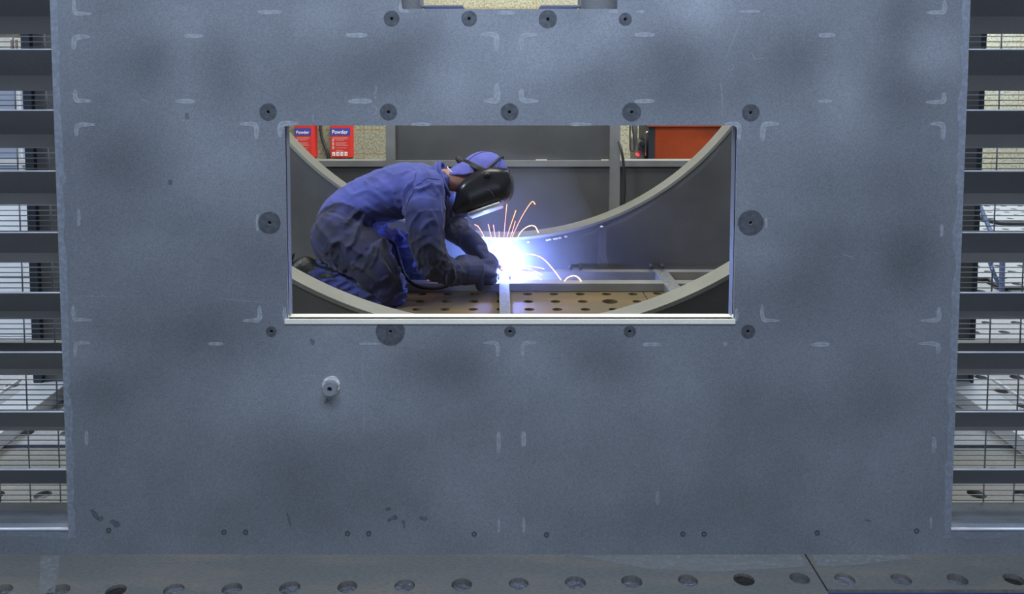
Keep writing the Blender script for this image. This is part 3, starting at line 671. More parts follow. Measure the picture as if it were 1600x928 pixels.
for xa, xb, yt, m_, lb in ((-30, 17, 58.5, 'cream', 'cream carton topmost behind the left louvre, at the frame edge'), (17, 27, 62, 'brownbox', 'narrow brown carton between two pale cartons behind the left louvre'), (27.5, 48, 60, 'cream', 'pale cream carton right of the narrow brown carton')):
    a = P(xa, 99, Yd - .03); b = P(xb, yt, Yd - .03)
    zb2 = P(0, 100, Yd).z + .001
    c_ = empty('carton', ((a.x + b.x) / 2, Yd + .1, zb2), lb, 'box')
    box('carton_body', a.x + .006, b.x - .006, Yd - .03, Yd + .25, zb2, b.z, M[m_], c_, .003)
    box('tape', (a.x + b.x) / 2 - .008, (a.x + b.x) / 2 + .008, Yd - .0315, Yd - .0302, zb2 + .002, b.z - .002, M['white'], c_)
shelf = box('storage_shelf', P(-30, 99, Yd).x, P(51, 99, Yd).x, Yd - .05, Yd + .32, zb2 - .02, zb2 - .0005, M['steel']); tag(shelf, 'steel shelf carrying the cartons above the pale screen', 'shelf')
sl = bmesh.new()
for sx_ in (P(-28, 99, Yd).x, P(49, 99, Yd).x):
    for sy_ in (Yd + .09, Yd + .27): 
        box('shelf_leg', sx_ - .015, sx_ + .015, sy_, sy_ + .03, FLOOR, zb2 - .021, M['darkpaint'], shelf)
sl.free()

# seen through the right louvre: blue trestle and hoses
Yt = 4.2
tr = empty('steel_trestle', (P(1558, 400, Yt).x, Yt, 0), 'blue tubular steel trestle standing on the table behind the right louvre', 'trestle')
lg = G(1565, 458, 0); lb_ = G(1562, 452, 0)
tube('leg', [P(1565, 388, 4.12), (P(1565, 420, 4.12).x, 4.12, .25), (lg.x, lg.y, .014)], .013, M['bluetube'], tr)
tube('leg', [P(1541, 388, 4.25), P(1550, 420, 4.24), (lb_.x, lb_.y, .013)], .010, M['bluetube'], tr)
tube('leg', [P(1640, 388, 4.12), (P(1640, 388, 4.12).x, 4.12, .014)], .013, M['bluetube'], tr)
tube('top_bar', [P(1532, 387, 4.2), P(1585, 387, 4.15), P(1645, 387, 4.12)], .015, M['bluetube'], tr)
tube('brace', [P(1525, 308, 4.4), P(1548, 362, 4.28), P(1557, 386, 4.2)], .011, M['bluetube'], tr)
h1 = tube('floor_hose', [G(1516, 431, .012), G(1530, 436, .012), G(1545, 437, .012), G(1556, 446, .012), G(1575, 450, .012), G(1640, 448, .012)], .010, M['black'])
tag(h1, 'black hose curving over the pale table around the blue trestle feet', 'hose')
h2 = tube('floor_hose', [G(1524, 338, .012), G(1550, 346, .012), G(1575, 349, .012), G(1660, 350, .012)], .016, M['black'])
tag(h2, 'black hose lying across the table farther back, behind the blue trestle', 'hose')


# ------------------------------------------------------------------ welder
def PW_(x, y, Y): return P(x, y, Y)
def blob_mesh(chains, voxel, smooth_n, name='tmp'):
    """union of lofted chains, voxel-remeshed into one continuous skin"""
    bm = bmesh.new()
    for pts, rads in chains:
        p, e = smooth_path(pts, 6, rads)
        tmp = bmesh.new(); loft(tmp, p, e, 20); bmesh.ops.recalc_face_normals(tmp, faces=tmp.faces)
        me = bpy.data.meshes.new('t'); tmp.to_mesh(me); tmp.free(); bm.from_mesh(me); bpy.data.meshes.remove(me)
    me = bpy.data.meshes.new('t'); bm.to_mesh(me); bm.free(); o = bpy.data.objects.new('t', me); C.objects.link(o)
    r = o.modifiers.new('r', 'REMESH'); r.mode = 'VOXEL'; r.voxel_size = voxel; r.use_smooth_shade = True
    if smooth_n: s = o.modifiers.new('s', 'SMOOTH'); s.factor = .5; s.iterations = smooth_n
    dg = bpy.context.evaluated_depsgraph_get(); out = bpy.data.meshes.new_from_object(o.evaluated_get(dg)); bpy.data.objects.remove(o); out.name = name
    return out
YN = 3.95; YF = 4.30; YM = 4.13
torso = ([PW_(523, 372, YM), PW_(543, 338, YM), PW_(582, 313, YM), PW_(630, 297, YM), PW_(664, 290, YM), PW_(683, 284, YM), PW_(692, 282, YM)],
         [(.185, .112), (.185, .128), (.175, .128), (.19, .130), (.185, .112), (.13, .078), (.085, .052)])
near_leg = ([PW_(530, 368, YN + .06), PW_(560, 392, YN + .03), PW_(585, 420, YN + .01), PW_(605, 448, YN), PW_(612, 462, YN)], [.128, .128, .113, .086, .060])
near_shin = ([PW_(612, 458, YN), PW_(585, 458, YN), PW_(552, 453, YN + .01), PW_(520, 440, YN + .02), PW_(494, 428, YN + .03)], [.070, .070, .067, .058, .055])
far_leg = ([PW_(540, 370, YF - .06), PW_(590, 380, YF + .02), PW_(640, 397, YF + .04), PW_(688, 422, YF + .05)], [.12, .105, .09, .068])
far_shin = ([PW_(689, 424, YF + .05), PW_(650, 428, YF + .05), PW_(600, 427, YF + .05), PW_(560, 420, YF + .05)], [.066, .068, .062, .055])
near_arm = ([PW_(662, 296, YN + .03), PW_(663, 325, YN - .03), PW_(666, 360, YN - .06), PW_(672, 395, YN - .06), PW_(682, 416, YN - .03), PW_(704, 425, YN + .03), PW_(724, 424, YN + .08)],
            [.095, .092, .080, .074, .070, .064, .056])
far_arm = ([PW_(680, 298, YF), PW_(698, 325, YF + .06), PW_(706, 348, YF + .10), PW_(722, 366, YF + .0), PW_(740, 382, YF - .07)], [.085, .080, .072, .060, .050])
suit_chains = [torso, near_leg, near_shin, far_leg, far_shin, near_arm, far_arm]
suit = blob_mesh(suit_chains, .0075, 6, 'coverall')
# cloth folds
segs = []
for ci, (pts, rads) in enumerate(suit_chains):
    acc = 0
    for i in range(len(pts) - 1):
        segs.append((ci, pts[i], pts[i + 1], acc, rads[i] if not isinstance(rads[i], tuple) else rads[i][1], rads[i + 1] if not isinstance(rads[i + 1], tuple) else rads[i + 1][1])); acc += (pts[i + 1] - pts[i]).length
joints = [(near_arm[0][4], .14, 1.0), (near_arm[0][0], .16, .8), (near_leg[0][1], .20, .9), (near_leg[0][3], .15, .8), (PW_(560, 345, 3.98), .20, 1.1), (far_arm[0][2], .12, 1), (PW_(640, 300, 3.95), .14, .4), (far_leg[0][2], .2, 1.0), (near_shin[0][3], .1, .8)]
vs = suit.vertices; co = [v.co.copy() for v in vs]; nr = [v.normal.copy() for v in vs]; grime_shade = []
for i, (p, n) in enumerate(zip(co, nr)):
    best = 1e9
    for (ci, a, b, acc, ra, rb) in segs:
        ab = b - a; s = max(0, min(1, (p - a).dot(ab) / ab.length_squared)); q = a + ab * s; d = (p - q).length / (ra * (1 - s) + rb * s)
        if d < best: best = d; bc = (ci, acc + s * ab.length, ab.normalized(), q)
    ci, s, ax, q = bc
    rd = p - q; ref = Vector((0, 1, 0)); u = (ref - ax * ref.dot(ax)).normalized(); v_ = ax.cross(u); an = math.atan2(rd.dot(v_), rd.dot(u))
    dirv = Vector((s * 9 + .9 * sin(an * 1 + ci), cos(an) * .75 + ci * 5, sin(an) * .75))
    n1 = noise.noise(dirv * 1.6); n2 = noise.noise(dirv * 3.4 + Vector((9, 2, 1))); n3 = noise.noise(p * 9)
    ridge = (1 - abs(n1) * 2.2); ridge = max(0, ridge) ** 2
    ridge2 = max(0, 1 - abs(n2) * 2.4) ** 2
    am = .35
    for (jp, jr, ja) in joints: am += ja * exp(-((p - jp).length / jr) ** 2)
    am = min(am, 1.35)
    if ci == 0: am *= .6
    disp = am * (.0135 * (ridge - .35) + .0045 * (ridge2 - .3)) + .004 * n3
    vs[i].co = p + n * disp
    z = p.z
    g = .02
    if ci in (1, 4): g += .50  # darker legs: real dirt plus painted shade from overhead light
    if ci == 3: g -= .25  # far leg paled to paint in the arc's light
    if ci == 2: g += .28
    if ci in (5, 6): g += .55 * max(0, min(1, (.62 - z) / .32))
    if ci == 0: g += .26 * max(0, min(1, (-n.z + .15)))+ .15 * max(0, min(1, (.45 - z) / .12))  # undersides and low torso darkened, shade painted into the cloth
    grime_shade.append(g)
me = suit; me.update()
pel = Vector((torso[0][0].x, YM, 0))
# body (skin): one continuous mesh inside the clothes: head, neck, torso, limbs, hands
hc = PW_(752, 277, YM); S = hc.y / F * 1.0
e_up = Vector((.94, 0, .33)).normalized(); e_fc = Vector((.33, 0, -.94)).normalized(); e_sd = Vector((0, 1, 0)); _r = Matrix.Rotation(radians(18), 3, e_up); e_fc = _r @ e_fc; e_fc = e_fc if e_fc.y < 0 else _r.transposed() @ _r.transposed() @ e_fc; e_sd = e_fc.cross(e_up).normalized(); e_sd = e_sd if e_sd.y > 0 else -e_sd
def HL(u, v, w): return hc + e_up * u + e_fc * v + e_sd * w
def shrink(ch, k, d): return (ch[0], [tuple(max(.02, x * k - d) for x in r) if isinstance(r, tuple) else max(.02, r * k - d) for r in ch[1]])
near_fore_end = near_arm[0][-1]; far_fore_end = far_arm[0][-1]
NH = PW_(753, 423, 4.11); FH = PW_(757, 402, 4.19)
body_ch = [shrink(c, .72, .004) for c in suit_chains]
body_ch.append(([PW_(684, 281, YM), PW_(704, 281, YM), PW_(718, 282, YM), HL(-.07, -.01, 0)], [.052, .055, .057, .062]))
body_ch.append(([HL(-.075, .02, 0), HL(-.03, .0, 0), HL(.03, -.005, 0), HL(.07, -.005, 0)], [(.055, .065), (.072, .085), (.076, .094), (.062, .078)]))
body_ch.append(([HL(-.10, .05, 0), HL(-.05, .06, 0), HL(.0, .055, 0)], [(.035, .03), (.05, .035), (.058, .03)]))
body_ch.append(([HL(.01, .085, 0), HL(-.02, .102, 0), HL(-.032, .108, 0)], [.008, .012, .013]))  # nose
for s in (-1, 1): body_ch.append(([HL(.02, .0, s * .078), HL(.0, -.004, s * .084), HL(-.025, .004, s * .078)], [.010, .013, .008]))  # ears
body_ch.append(([near_fore_end, NH], [.030, .030])); body_ch.append(([far_fore_end, FH], [.028, .028]))
body_me = blob_mesh(body_ch, .008, 3, 'person')
body_me.materials.clear(); body_me.materials.append(M['skin'])
person = bpy.data.objects.new('person', body_me); C.objects.link(person)
tag(person, 'kneeling person in blue coveralls and black welding helmet bending over the bright arc', 'person')
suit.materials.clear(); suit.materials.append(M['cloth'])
a = suit.attributes.new('grime_shade', 'FLOAT', 'POINT'); a.data.foreach_set('value', grime_shade)
suit_o = bpy.data.objects.new('coverall', suit); C.objects.link(suit_o); suit_o.parent = person
# collar
bm = bmesh.new(); n = 28; rows = []
ax0, ax1 = PW_(694, 280, YM), PW_(706, 277, YM); fr = frames([ax0, ax1]); t, u, v = fr[0]
for (s, ra, rb) in ((-.6, .104, .090), (-.2, .090, .080), (.05, .082, .076), (.25, .086, .082), (.0, .096, .092)):
    c = ax0.lerp(ax1, s); rows.append([bm.verts.new(c + u * ra * cos(2 * pi * k / n) + v * rb * sin(2 * pi * k / n) + t * .006 * sin(4 * pi * k / n)) for k in range(n)])
for r0, r1 in zip(rows, rows[1:]):
    for k in range(n): bm.faces.new((r0[k], r0[(k + 1) % n], r1[(k + 1) % n], r1[k]))
bmesh.ops.recalc_face_normals(bm, faces=bm.faces)
cl = obj('collar', bm, M['cloth'], None, smooth=True); cl.parent = suit_o
md = cl.modifiers.new('s', 'SOLIDIFY'); md.thickness = .004; md.offset = 0
# back yoke and side seams
def surf_seam(pts, r=.0012, name='seam'):
    from mathutils.bvhtree import BVHTree
    out = []
    for p in smooth_path(pts, 10):
        loc, nn, idx, dd = bvh.find_nearest(p)
        out.append(loc + nn * .0006)
    bm = bmesh.new(); loft(bm, out, [r] * len(out), 6); o = obj(name, bm, M['seam'], None, smooth=True); o.parent = suit_o
from mathutils.bvhtree import BVHTree
bvh = BVHTree.FromPolygons([v.co for v in suit.vertices], [tuple(p.vertices) for p in suit.polygons])
surf_seam([PW_(627, 330, 3.85), PW_(640, 300, 3.87), PW_(662, 280, 3.9), PW_(690, 275, 3.93)])      # armhole
surf_seam([PW_(525, 330, 3.9), PW_(560, 335, 3.9), PW_(600, 340, 3.9)])                              # waist
surf_seam([PW_(648, 262, 3.95), PW_(645, 275, 3.9), PW_(640, 292, 3.88)])
# cap: dome, band, backward peak
def dome(bm, au, av, aw, cu, cv, cut, n=32, m=14):
    """half ellipsoid on the crown side of a plane; cut(u,v) >0 keeps"""
    rows = []
    for i in range(m + 1):
        ph = pi / 2 * (1 - i / m) ; rows.append([])
        for k in range(n):
            th = 2 * pi * k / n
            d = Vector((sin(ph), cos(ph) * cos(th), cos(ph) * sin(th)))
            # axis of dome is tilted from up toward the back of the head
            ca, sa = cos(cut), sin(cut)
            uu = d.x * ca - d.y * -sa; vv = -d.x * sa + d.y * ca
            rows[-1].append(bm.verts.new(HL(cu + au * uu, cv + av * vv, aw * d.z)))
    for r0, r1 in zip(rows, rows[1:]):
        for k in range(n): bm.faces.new((r0[k], r0[(k + 1) % n], r1[(k + 1) % n], r1[k]))
    bmesh.ops.remove_doubles(bm, verts=bm.verts, dist=.0004)
    bmesh.ops.recalc_face_normals(bm, faces=bm.faces); return bm
tilt = radians(38)
cap = obj('cap', dome(bmesh.new(), .122, .110, .098, .012, -.012, tilt), M['capcloth'], None, smooth=True); cap.parent = person
md = cap.modifiers.new('s', 'SOLIDIFY'); md.thickness = .004; md.offset = -1
# peak over the nape
def cap_rim(th, k=1.0):
    ca, sa = cos(tilt), sin(tilt); d = Vector((0, cos(th), sin(th)))
    return Vector((.012 + .122 * (d.y * sa) * k, -.012 + .110 * (d.y * ca) * k, .098 * d.z * k))
bm = bmesh.new(); rows = []
for i in range(8):
    s = i / 7; row = []
    for k in range(17):
        th = pi + (k / 16 - .5) * 2.3; q = cap_rim(th)
        c = cos((k / 16 - .5) * pi); L_ = .125 * (c ** .6 if c > 0 else 0)
        dv = Vector((-.93, .10 + .10 * s, 0)) * (L_ * s)
        row.append(bm.verts.new(HL(q.x + dv.x, q.y + dv.y + .10 * (abs(k / 16 - .5) * 2) ** 2 * s * .35, q.z * (1 + .05 * s))))
    rows.append(row)
for r0, r1 in zip(rows, rows[1:]):
    for k in range(16): bm.faces.new((r0[k], r0[k + 1], r1[k + 1], r1[k]))
bmesh.ops.remove_doubles(bm, verts=bm.verts, dist=.0003); bmesh.ops.recalc_face_normals(bm, faces=bm.faces)
pk = obj('cap_peak', bm, M['capcloth'], None, smooth=True); pk.parent = cap
md = pk.modifiers.new('s', 'SOLIDIFY'); md.thickness = .004; md.offset = 0
lb = tube('white_label', [PW_(699, 261, 4.045), PW_(702, 265.5, 4.035), PW_(706, 268.5, 4.03)], .0032, M['white'], None, 8, 4); lb.parent = cap
for th in (0.9, 2.2, 3.9, 5.3):   # panel seams of the cap
    ca, sa = cos(tilt), sin(tilt); pts = []
    for i in range(9):
        ph = pi / 2 * (1 - i / 8) * .98; d = Vector((sin(ph), cos(ph) * cos(th), cos(ph) * sin(th))); uu = d.x * ca + d.y * sa; vv = -d.x * sa + d.y * ca
        pts.append(HL(.012 + .1228 * uu, -.012 + .1108 * vv, .0988 * d.z))
    bm = bmesh.new(); loft(bm, smooth_path(pts, 3), [.0013] * 25, 6); o = obj('cap_seam', bm, M['seam'], None, smooth=True); o.parent = cap
# welding helmet
hel = bpy.data.objects.new('welding_helmet', None); hel.empty_display_size = .05; C.objects.link(hel); hel.parent = person
def sgnp(x, p): return math.copysign(abs(x) ** p, x)
bm = bmesh.new(); rows = []; NU, NT = 34, 40
for i in range(NU + 1):
    s = i / NU; u = -.168 + s * (.308)
    # profile: front depth and side extents along the head's up axis
    if u < -.116: vf = .154 + (u + .116) * .20; 
    elif u < .06: vf = .154
    else:
        q = (u - .06) / .082; vf = .154 - .125 * (1 - sqrt(max(0, 1 - min(q, 1) ** 2.2)))
    vb = .020 if u < -.11 else (.02 - .035 * sin(pi * min(1, (u + .11) / .25)))
    if u < -.11: vb = .02 + (-.11 - u) * 1.6
    Wd = .108 - .028 * max(0, (-.08 - u) / .11) - .030 * max(0, (u - .05) / .09) ** 2
    row = []
    for k in range(NT + 1):
        th = (k / NT - .5) * pi
        row.append(bm.verts.new(HL(u, vb + (vf - vb) * max(0, cos(th)) ** .55, Wd * sgnp(sin(th), .62))))
    rows.append(row)
for r0, r1 in zip(rows, rows[1:]):
    for k in range(NT): bm.faces.new((r0[k], r0[k + 1], r1[k + 1], r1[k]))
bmesh.ops.recalc_face_normals(bm, faces=bm.faces)
sh = obj('helmet_shell', bm, M['helmet'], None, smooth=True); sh.parent = hel
md = sh.modifiers.new('s', 'SOLIDIFY'); md.thickness = .0035; md.offset = 0
# lens housing on the front and raised arch on the side
bm = bmesh.new(); r = bmesh.ops.create_cube(bm, size=1); bmesh.ops.scale(bm, vec=(.166, .012, .165), verts=bm.verts)
bmesh.ops.bevel(bm, geom=list(bm.edges), offset=.005, segments=3, affect='EDGES')
M['lensglare'] = mat('lens_frame_glare', (.85, .86, .88), .35)  # near-white tone paints in the arc glare along the helmet front
Mh = Matrix((( e_up.x, e_fc.x, e_sd.x, 0), (e_up.y, e_fc.y, e_sd.y, 0), (e_up.z, e_fc.z, e_sd.z, 0), (0, 0, 0, 1))); Mh.translation = HL(-.030, .158, 0)
bm.transform(Mh); bmesh.ops.recalc_face_normals(bm, faces=bm.faces); o = obj('lens_frame', bm, M['lensglare'], None, smooth=True); o.parent = hel
bm = bmesh.new(); pts = []
for k in range(15):
    an = pi * k / 14; pts.append(HL(-.022 + .056 * cos(an), .125 - .052 * sin(an) , -.1005 - .003 * sin(an)))
loft(bm, smooth_path(pts, 3), [.0028] * 43, 8); o = obj('lens_hood_rim', bm, M['helmet'], None, smooth=True); o.parent = hel
# head harness
pts = []
for k in range(21):
    an = -1.9 + 3.8 * k / 20
for sd in (-1, 1):
    pts = [HL(-.062, -.105, 0), HL(-.045, -.085, sd * .055), HL(-.01, -.045, sd * .094), HL(.03, -.005, sd * .104), HL(.05, .03, sd * .104)]
    bm = bmesh.new(); pp = smooth_path(pts, 6); loft(bm, pp, [(.0135, .0035)] * len(pp), 10, fr=[(t, t.cross(e_sd).normalized(), t.cross(t.cross(e_sd).normalized())) for (t, _, _) in frames(pp)]); bmesh.ops.recalc_face_normals(bm, faces=bm.faces); o = obj('headband', bm, M['band'], None, smooth=True); o.parent = hel
pts = [HL(.016 + .122 * sin(a_) * .93, -.012 + .030 * cos(2 * a_) * .5 - .113 * sin(a_) * .30, -.103 * cos(a_)) for a_ in [pi * k / 10 for k in range(11)]]
bm = bmesh.new(); pp = smooth_path(pts, 4); loft(bm, pp, [.006] * len(pp), 8); o = obj('crown_strap', bm, M['band'], None, smooth=True); o.parent = hel
bm = bmesh.new(); loft(bm, [HL(-.066, -.098, 0), HL(-.078, -.122, 0)], [.018, .015], 16); o = obj('ratchet_knob', bm, M['band'], None, smooth=True); o.parent = hel
for sd in (-1, 1):
    bm = bmesh.new(); loft(bm, [HL(.035, .02, sd * .098), HL(.035, .02, sd * .114)], [.016, .015], 18); bmesh.ops.recalc_face_normals(bm, faces=bm.faces); o = obj('pivot_knob', bm, M['helmet'], None, smooth=True); o.parent = hel
# gloves with five fingers
def glove(wrist, hand_c, d, up, side_sign, cuff_r, grip, K=1.0):
    """d: palm direction, up: back-of-hand direction; fingers curl round the grip axis"""
    d = d.normalized(); up = (up - d * up.dot(d)).normalized(); lat = d.cross(up) * side_sign
    ch = [([wrist - d * .02, wrist.lerp(hand_c, .45), hand_c - d * .02], [cuff_r, cuff_r * .92, .042])]
    ch.append(([hand_c - d * .035, hand_c, hand_c + d * .035], [(.036, .026), (.044, .025), (.044, .021)]))
    # palm slabs
    for j in range(4):
        off = lat * (-.033 + .022 * j); L_ = (.9, 1.05, 1.0, .82)[j]
        k0 = hand_c + d * .030 + off + up * .004
        k1 = k0 + d * .034 * L_ - up * .004
        k2 = k1 + (d * .25 - up).normalized() * .030 * L_
        k3 = k2 + (-d * .8 - up * .5).normalized() * .024 * L_
        ch.append(([hand_c + off * .7, k0, k1, k2, k3], [.016, .0150, .0140, .0132, .0115]))
    th0 = hand_c - d * .02 - lat * -.034 * -1 * -1
    tb = hand_c - d * .012 + lat * .036 - up * .006
    ch.append(([tb, tb + (d * .6 + lat * .6 - up * .5).normalized() * .032, tb + (d * .6 + lat * .6 - up * .5).normalized() * .032 + (d * .8 - up * .8 - lat * .4).normalized() * .036], [.018, .0150, .0125]))
    ch = [ch[0]] + [([hand_c + (p - hand_c) * K for p in a_], [tuple(q * K for q in r) if isinstance(r, tuple) else r * K for r in b_]) for a_, b_ in ch[1:]]
    return blob_mesh(ch, .0040, 3, 'glove')
grip0 = PW_(748, 414, 4.16); tip = PW_(785, 421.5, 4.305)
gm = glove(PW_(731, 422, 4.05), PW_(752, 422, 4.11), PW_(772, 424, 4.17) - PW_(740, 421, 4.08), Vector((-.1, -.75, .35)), 1, .074, None, 1.34)
gm.materials.clear(); gm.materials.append(M['glove']); g1_ = bpy.data.objects.new('glove', gm); C.objects.link(g1_); g1_.parent = person
gm = glove(PW_(739, 382, 4.23), PW_(755, 400, 4.19), PW_(768, 412, 4.20) - PW_(745, 388, 4.21), Vector((.75, -.35, .5)), -1, .058, None, 1.22)
gm.materials.clear(); gm.materials.append(M['glove']); g2_ = bpy.data.objects.new('glove', gm); C.objects.link(g2_); g2_.parent = person
# boots
def boot(ank, heel, toe, up_leg):
    b = bpy.data.objects.new('boot', None); C.objects.link(b); b.parent = person
    ch = [([ank + up_leg * .10, ank + up_leg * .02, ank.lerp(heel, .5)], [.052, .050, .048]),
          ([heel.lerp(ank, .35), heel.lerp(toe, .35), heel.lerp(toe, .65), toe], [(.044, .044), (.047, .044), (.050, .040), (.044, .030)])]
    me = blob_mesh(ch, .006, 4, 'boot_upper'); me.materials.clear(); me.materials.append(M['boot'])
    o = bpy.data.objects.new('boot_upper', me); C.objects.link(o); o.parent = b
    d = (toe - heel).normalized(); nrm = (heel - ank); nrm = (nrm - d * nrm.dot(d)).normalized(); lat = d.cross(nrm)
    bm = bmesh.new(); rows = []
    L_ = (toe - heel).length
    for i in range(15):
        s = -.16 + 1.36 * i / 14; c = heel + d * (L_ * s) + nrm * .036
        wv = .043 * max(.05, 1 - abs((s - .45) / .72) ** 4) * (.86 + .2 * min(1, max(0, s)))
        thk = .014 + (.012 if s < .3 else 0)
        rows.append([bm.verts.new(c + lat * wv), bm.verts.new(c - lat * wv), bm.verts.new(c - lat * wv + nrm * thk), bm.verts.new(c + lat * wv + nrm * thk)])
    for r0, r1 in zip(rows, rows[1:]):
        for k in range(4): bm.faces.new((r0[k], r0[(k + 1) % 4], r1[(k + 1) % 4], r1[k]))
    bm.faces.new(rows[0]); bm.faces.new(list(reversed(rows[-1]))); bmesh.ops.recalc_face_normals(bm, faces=bm.faces)
    o = obj('boot_sole', bm, M['sole'], None, auto=40); o.parent = b
boot(PW_(489, 425, 3.98), PW_(468, 408, 3.98), PW_(452, 458, 3.99), (PW_(520, 438, 3.97) - PW_(484, 425, 3.98)).normalized())
boot(PW_(530, 418, 4.35), PW_(512, 408, 4.35), PW_(503, 446, 4.35), (PW_(560, 424, 4.35) - PW_(530, 418, 4.35)).normalized())

# torch held in the gloves, with cable
tor = empty('welding_torch', grip0, 'dark welding torch held in the gloved hands, its nozzle at the arc', 'welding torch')
hA, hB = PW_(741, 404, 4.13), PW_(770, 414, 4.22)
tube('torch_handle', [hA, hA.lerp(hB, .5), hB], [.016, .017, .014], M['black'], tor, 14, 5)
tube('swan_neck', [hB, PW_(777, 415, 4.27), tip], [.008, .008, .008], M['copper'], tor, 12, 6)
tube('nozzle', [PW_(780, 416.5, 4.285), tip], [.012, .010], M['copper'], tor, 14, 4)
cbl = tube('torch_cable', [hA, PW_(730, 414, 4.14), PW_(716, 436, 4.10), PW_(700, 446, 4.06), PW_(675, 450.5, 4.05), PW_(650, 446, 4.07), PW_(634, 432, 4.1), PW_(625, 410, 4.1), PW_(619, 388, 4.1), PW_(612, 378, 4.14), PW_(596, 372, 4.2), PW_(580, 365, 4.26), PW_(560, 380, 4.50), (PW_(520, 400, 4.40).x, 4.42, .02)], .0085, M['black'], tor, 10, 8)
# arc and sparks
ap = PW_(789, 424.5, 4.32)
bm = bmesh.new(); bmesh.ops.create_icosphere(bm, subdivisions=3, radius=.012)
for v in bm.verts: v.co *= 1 + .25 * noise.noise(v.co * 90)
bmesh.ops.translate(bm, vec=ap, verts=bm.verts); arc = obj('welding_arc', bm, M['arc'], None, smooth=True)
tag(arc, 'blinding white welding arc at the torch tip', 'welding arc')
SP = [([(762,383),(755,367),(748,355),(742,351)], 'spark curling over to the left beside the helmet', .0013),
 ([(770,380),(766,364),(763,351)], 'straight spark rising left of the arc, second from the left', .0012),
 ([(776,379),(773,366),(771,352)], 'straight spark rising just left of the arc centre', .0012),
 ([(780,378),(780,362)], 'short spark rising straight above the gloves', .0011),
 ([(787,377),(789,350),(792,319)], 'long thin near-vertical spark reaching up to the helmet', .0010),
 ([(790,378),(797,355),(806,329)], 'long spark slanting up and slightly right above the arc', .0012),
 ([(796,375),(801,360),(805,346)], 'short spark rising right of the arc between two long ones', .0010),
 ([(798,375),(812,345),(825,323),(832,315),(836,319)], 'tallest spark, slanting up right and hooked over at its end', .0013),
 ([(806,376),(815,361),(827,353),(836,354),(841,363)], 'spark arching like a hook to the right of the arc', .0014),
 ([(803,403),(824,397),(845,402),(862,418),(877,438)], 'long spark arching right and falling to the cross beam', .0014),
 ([(806,414),(830,416),(850,420)], 'short flat spark just right of the arc, highest of the flat ones', .0013),
 ([(806,417),(832,422),(847,429)], 'short spark sloping down right of the arc, middle one', .0013),
 ([(804,420),(828,427),(846,437)], 'short spark sloping down right to the beam', .0013),
 ([(802,422),(818,430),(833,438)], 'steepest of the short sparks falling right of the arc', .0013),
 ([(882,439),(888,433),(898,431),(905,435),(908,440)], 'small arched spark bouncing on the cross beam', .0022),
 ([(799,432),(799.5,440)], 'tiny spark dropping beside the floor bar', .0014),
 ([(670,431),(676,433),(682,431)], 'tiny orange spark under the near forearm, upper one', .0013),
 ([(668,438),(674,434),(680,438)], 'tiny orange spark under the near forearm, lower one', .0013)]
for i, (pts, lb, r) in enumerate(SP):
    Ys = 4.34 if i < 10 else 4.30
    if i == 14: Ys = 4.22
    if i >= 16: Ys = 4.17
    pp = [PW_(x, y, Ys - .02 * k / max(1, len(pts) - 1) * (1 if i < 14 else 0)) for k, (x, y) in enumerate(pts)]
    n = len(pp); o = tube('spark', pp, [r * (.6 + .8 * k / (n - 1)) for k in range(n)], M['sparkhot' if i in (8, 9, 14) else 'spark'], None, 6, 6)
    tag(o, 'orange ' + lb if not lb.startswith('tiny') else lb, 'spark', 'orange sparks flying from the weld')

# welding fume: a real cloud of smoke around the arc, lit by it
fm = bpy.data.materials.new('welding_fume'); fm.use_nodes = True; nt = fm.node_tree; nt.nodes.clear()
out = nt.nodes.new('ShaderNodeOutputMaterial'); vsn = nt.nodes.new('ShaderNodeVolumeScatter'); vsn.inputs['Color'].default_value = (.75, .85, 1, 1); vsn.inputs['Density'].default_value = .22; vsn.inputs['Anisotropy'].default_value = 0
nt.links.new(vsn.outputs[0], out.inputs['Volume'])
bm = bmesh.new(); bmesh.ops.create_icosphere(bm, subdivisions=4, radius=1)
for v in bm.verts:
    v.co *= 1 + .18 * noise.noise(v.co * 1.7); v.co = Vector((v.co.x * .50, v.co.y * .30, v.co.z * .50))
bmesh.ops.translate(bm, vec=ap + Vector((0, -.06, .12)), verts=bm.verts)
for v in bm.verts: v.co.z = max(v.co.z, .006); v.co.y = min(v.co.y, Y2 + .35)
fo = obj('welding_fume', bm, fm, None, smooth=True); tag(fo, 'thin blue-lit welding fume hanging around the arc', 'smoke', kind='stuff')

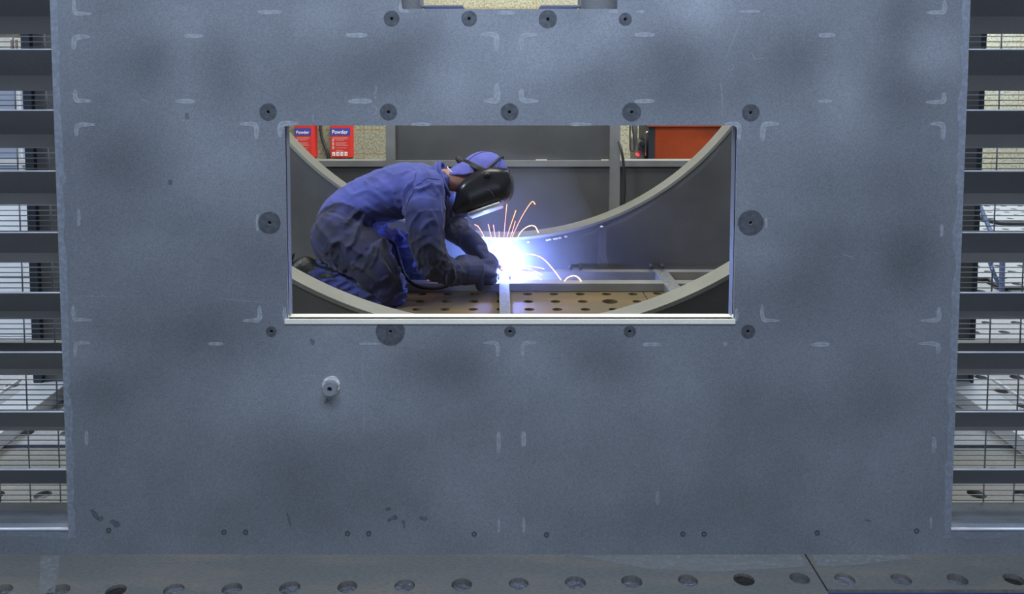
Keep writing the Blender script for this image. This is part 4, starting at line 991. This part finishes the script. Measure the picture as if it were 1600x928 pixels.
def area(name, loc, target, sx, sy, power, col):
    l = bpy.data.lights.new(name, 'AREA'); l.shape = 'RECTANGLE'; l.size = sx; l.size_y = sy; l.energy = power; l.color = col
    o = bpy.data.objects.new(name, l); o.location = loc; o.rotation_euler = (Vector(target) - Vector(loc)).to_track_quat('-Z', 'Y').to_euler(); C.objects.link(o); return o
def cutoff(o): o.visible_camera = False
area('skylight_front', (.05, .15, 3.3), (.05, 1.9, 1.2), 2.6, 1.0, 126, (.64, .76, 1.0))
area('front_fill', (0, -4.5, 1.3), (0, 1.9, .8), 6, 2.2, 56, (.66, .78, 1.0))  # unseen broad fill added in front to brighten the slat faces
area('hall_lamp_inside', (0, 3.75, 4.6), (0, 3.75, 0), 2.6, 1.6, 130, (1, .95, .80))
area('hall_lamp_back', (0, 6.4, 3.4), (0, 7.9, .6), 2.4, .5, 62, (1, .93, .70))
area('upper_wall_fill', (0, 7.1, 3.0), (0, 8, 1.9), 2.2, .4, 34, (.72, .83, 1.0))  # cool lamp added close by to whiten the upper wall
area('skylight_back', (3.6, 6.4, 3.2), (4.2, 8, .6), 2.5, .6, 300, (.75, .85, 1.0))
area('hall_lamp_left', (-3.0, 2.5, 2.6), (-2.1, 3.4, .2), 1.2, .8, 110, (.72, .84, 1.0))
area('hall_lamp_right', (3.6, 4.2, 3.6), (2.2, 4.2, 0), 1.6, 3, 130, (.72, .84, 1.0))
pl_ = bpy.data.lights.new('arc_light', 'POINT'); pl_.energy = 265; pl_.color = (.20, .31, 1.0); pl_.shadow_soft_size = .013
lo = bpy.data.objects.new('arc_light', pl_); lo.location = ap + Vector((.0, -.0, .0)); C.objects.link(lo)
w = bpy.data.worlds.new('world'); bpy.context.scene.world = w; w.use_nodes = True
w.node_tree.nodes['Background'].inputs[0].default_value = (.62, .75, 1, 1); w.node_tree.nodes['Background'].inputs[1].default_value = .085
# camera
cd = bpy.data.cameras.new('camera'); cd.sensor_fit = 'HORIZONTAL'; cd.sensor_width = 36; cd.lens = F / W * 36
cd.shift_x = (W / 2 - PPX) / W; cd.shift_y = (PPY - HH / 2) / W
co_ = bpy.data.objects.new('camera', cd); co_.location = CAM; co_.rotation_euler = (pi / 2 - T, 0, 0); C.objects.link(co_)
sc = bpy.context.scene; sc.camera = co_
sc.view_settings.view_transform = 'Standard'; sc.view_settings.look = 'None'; sc.view_settings.gamma = 1; sc.view_settings.use_curve_mapping = False; sc.view_settings.exposure = 0
sc.cycles.use_denoising = True
sc.cycles.max_bounces = 6; sc.cycles.transparent_max_bounces = 12; sc.cycles.volume_bounces = 0
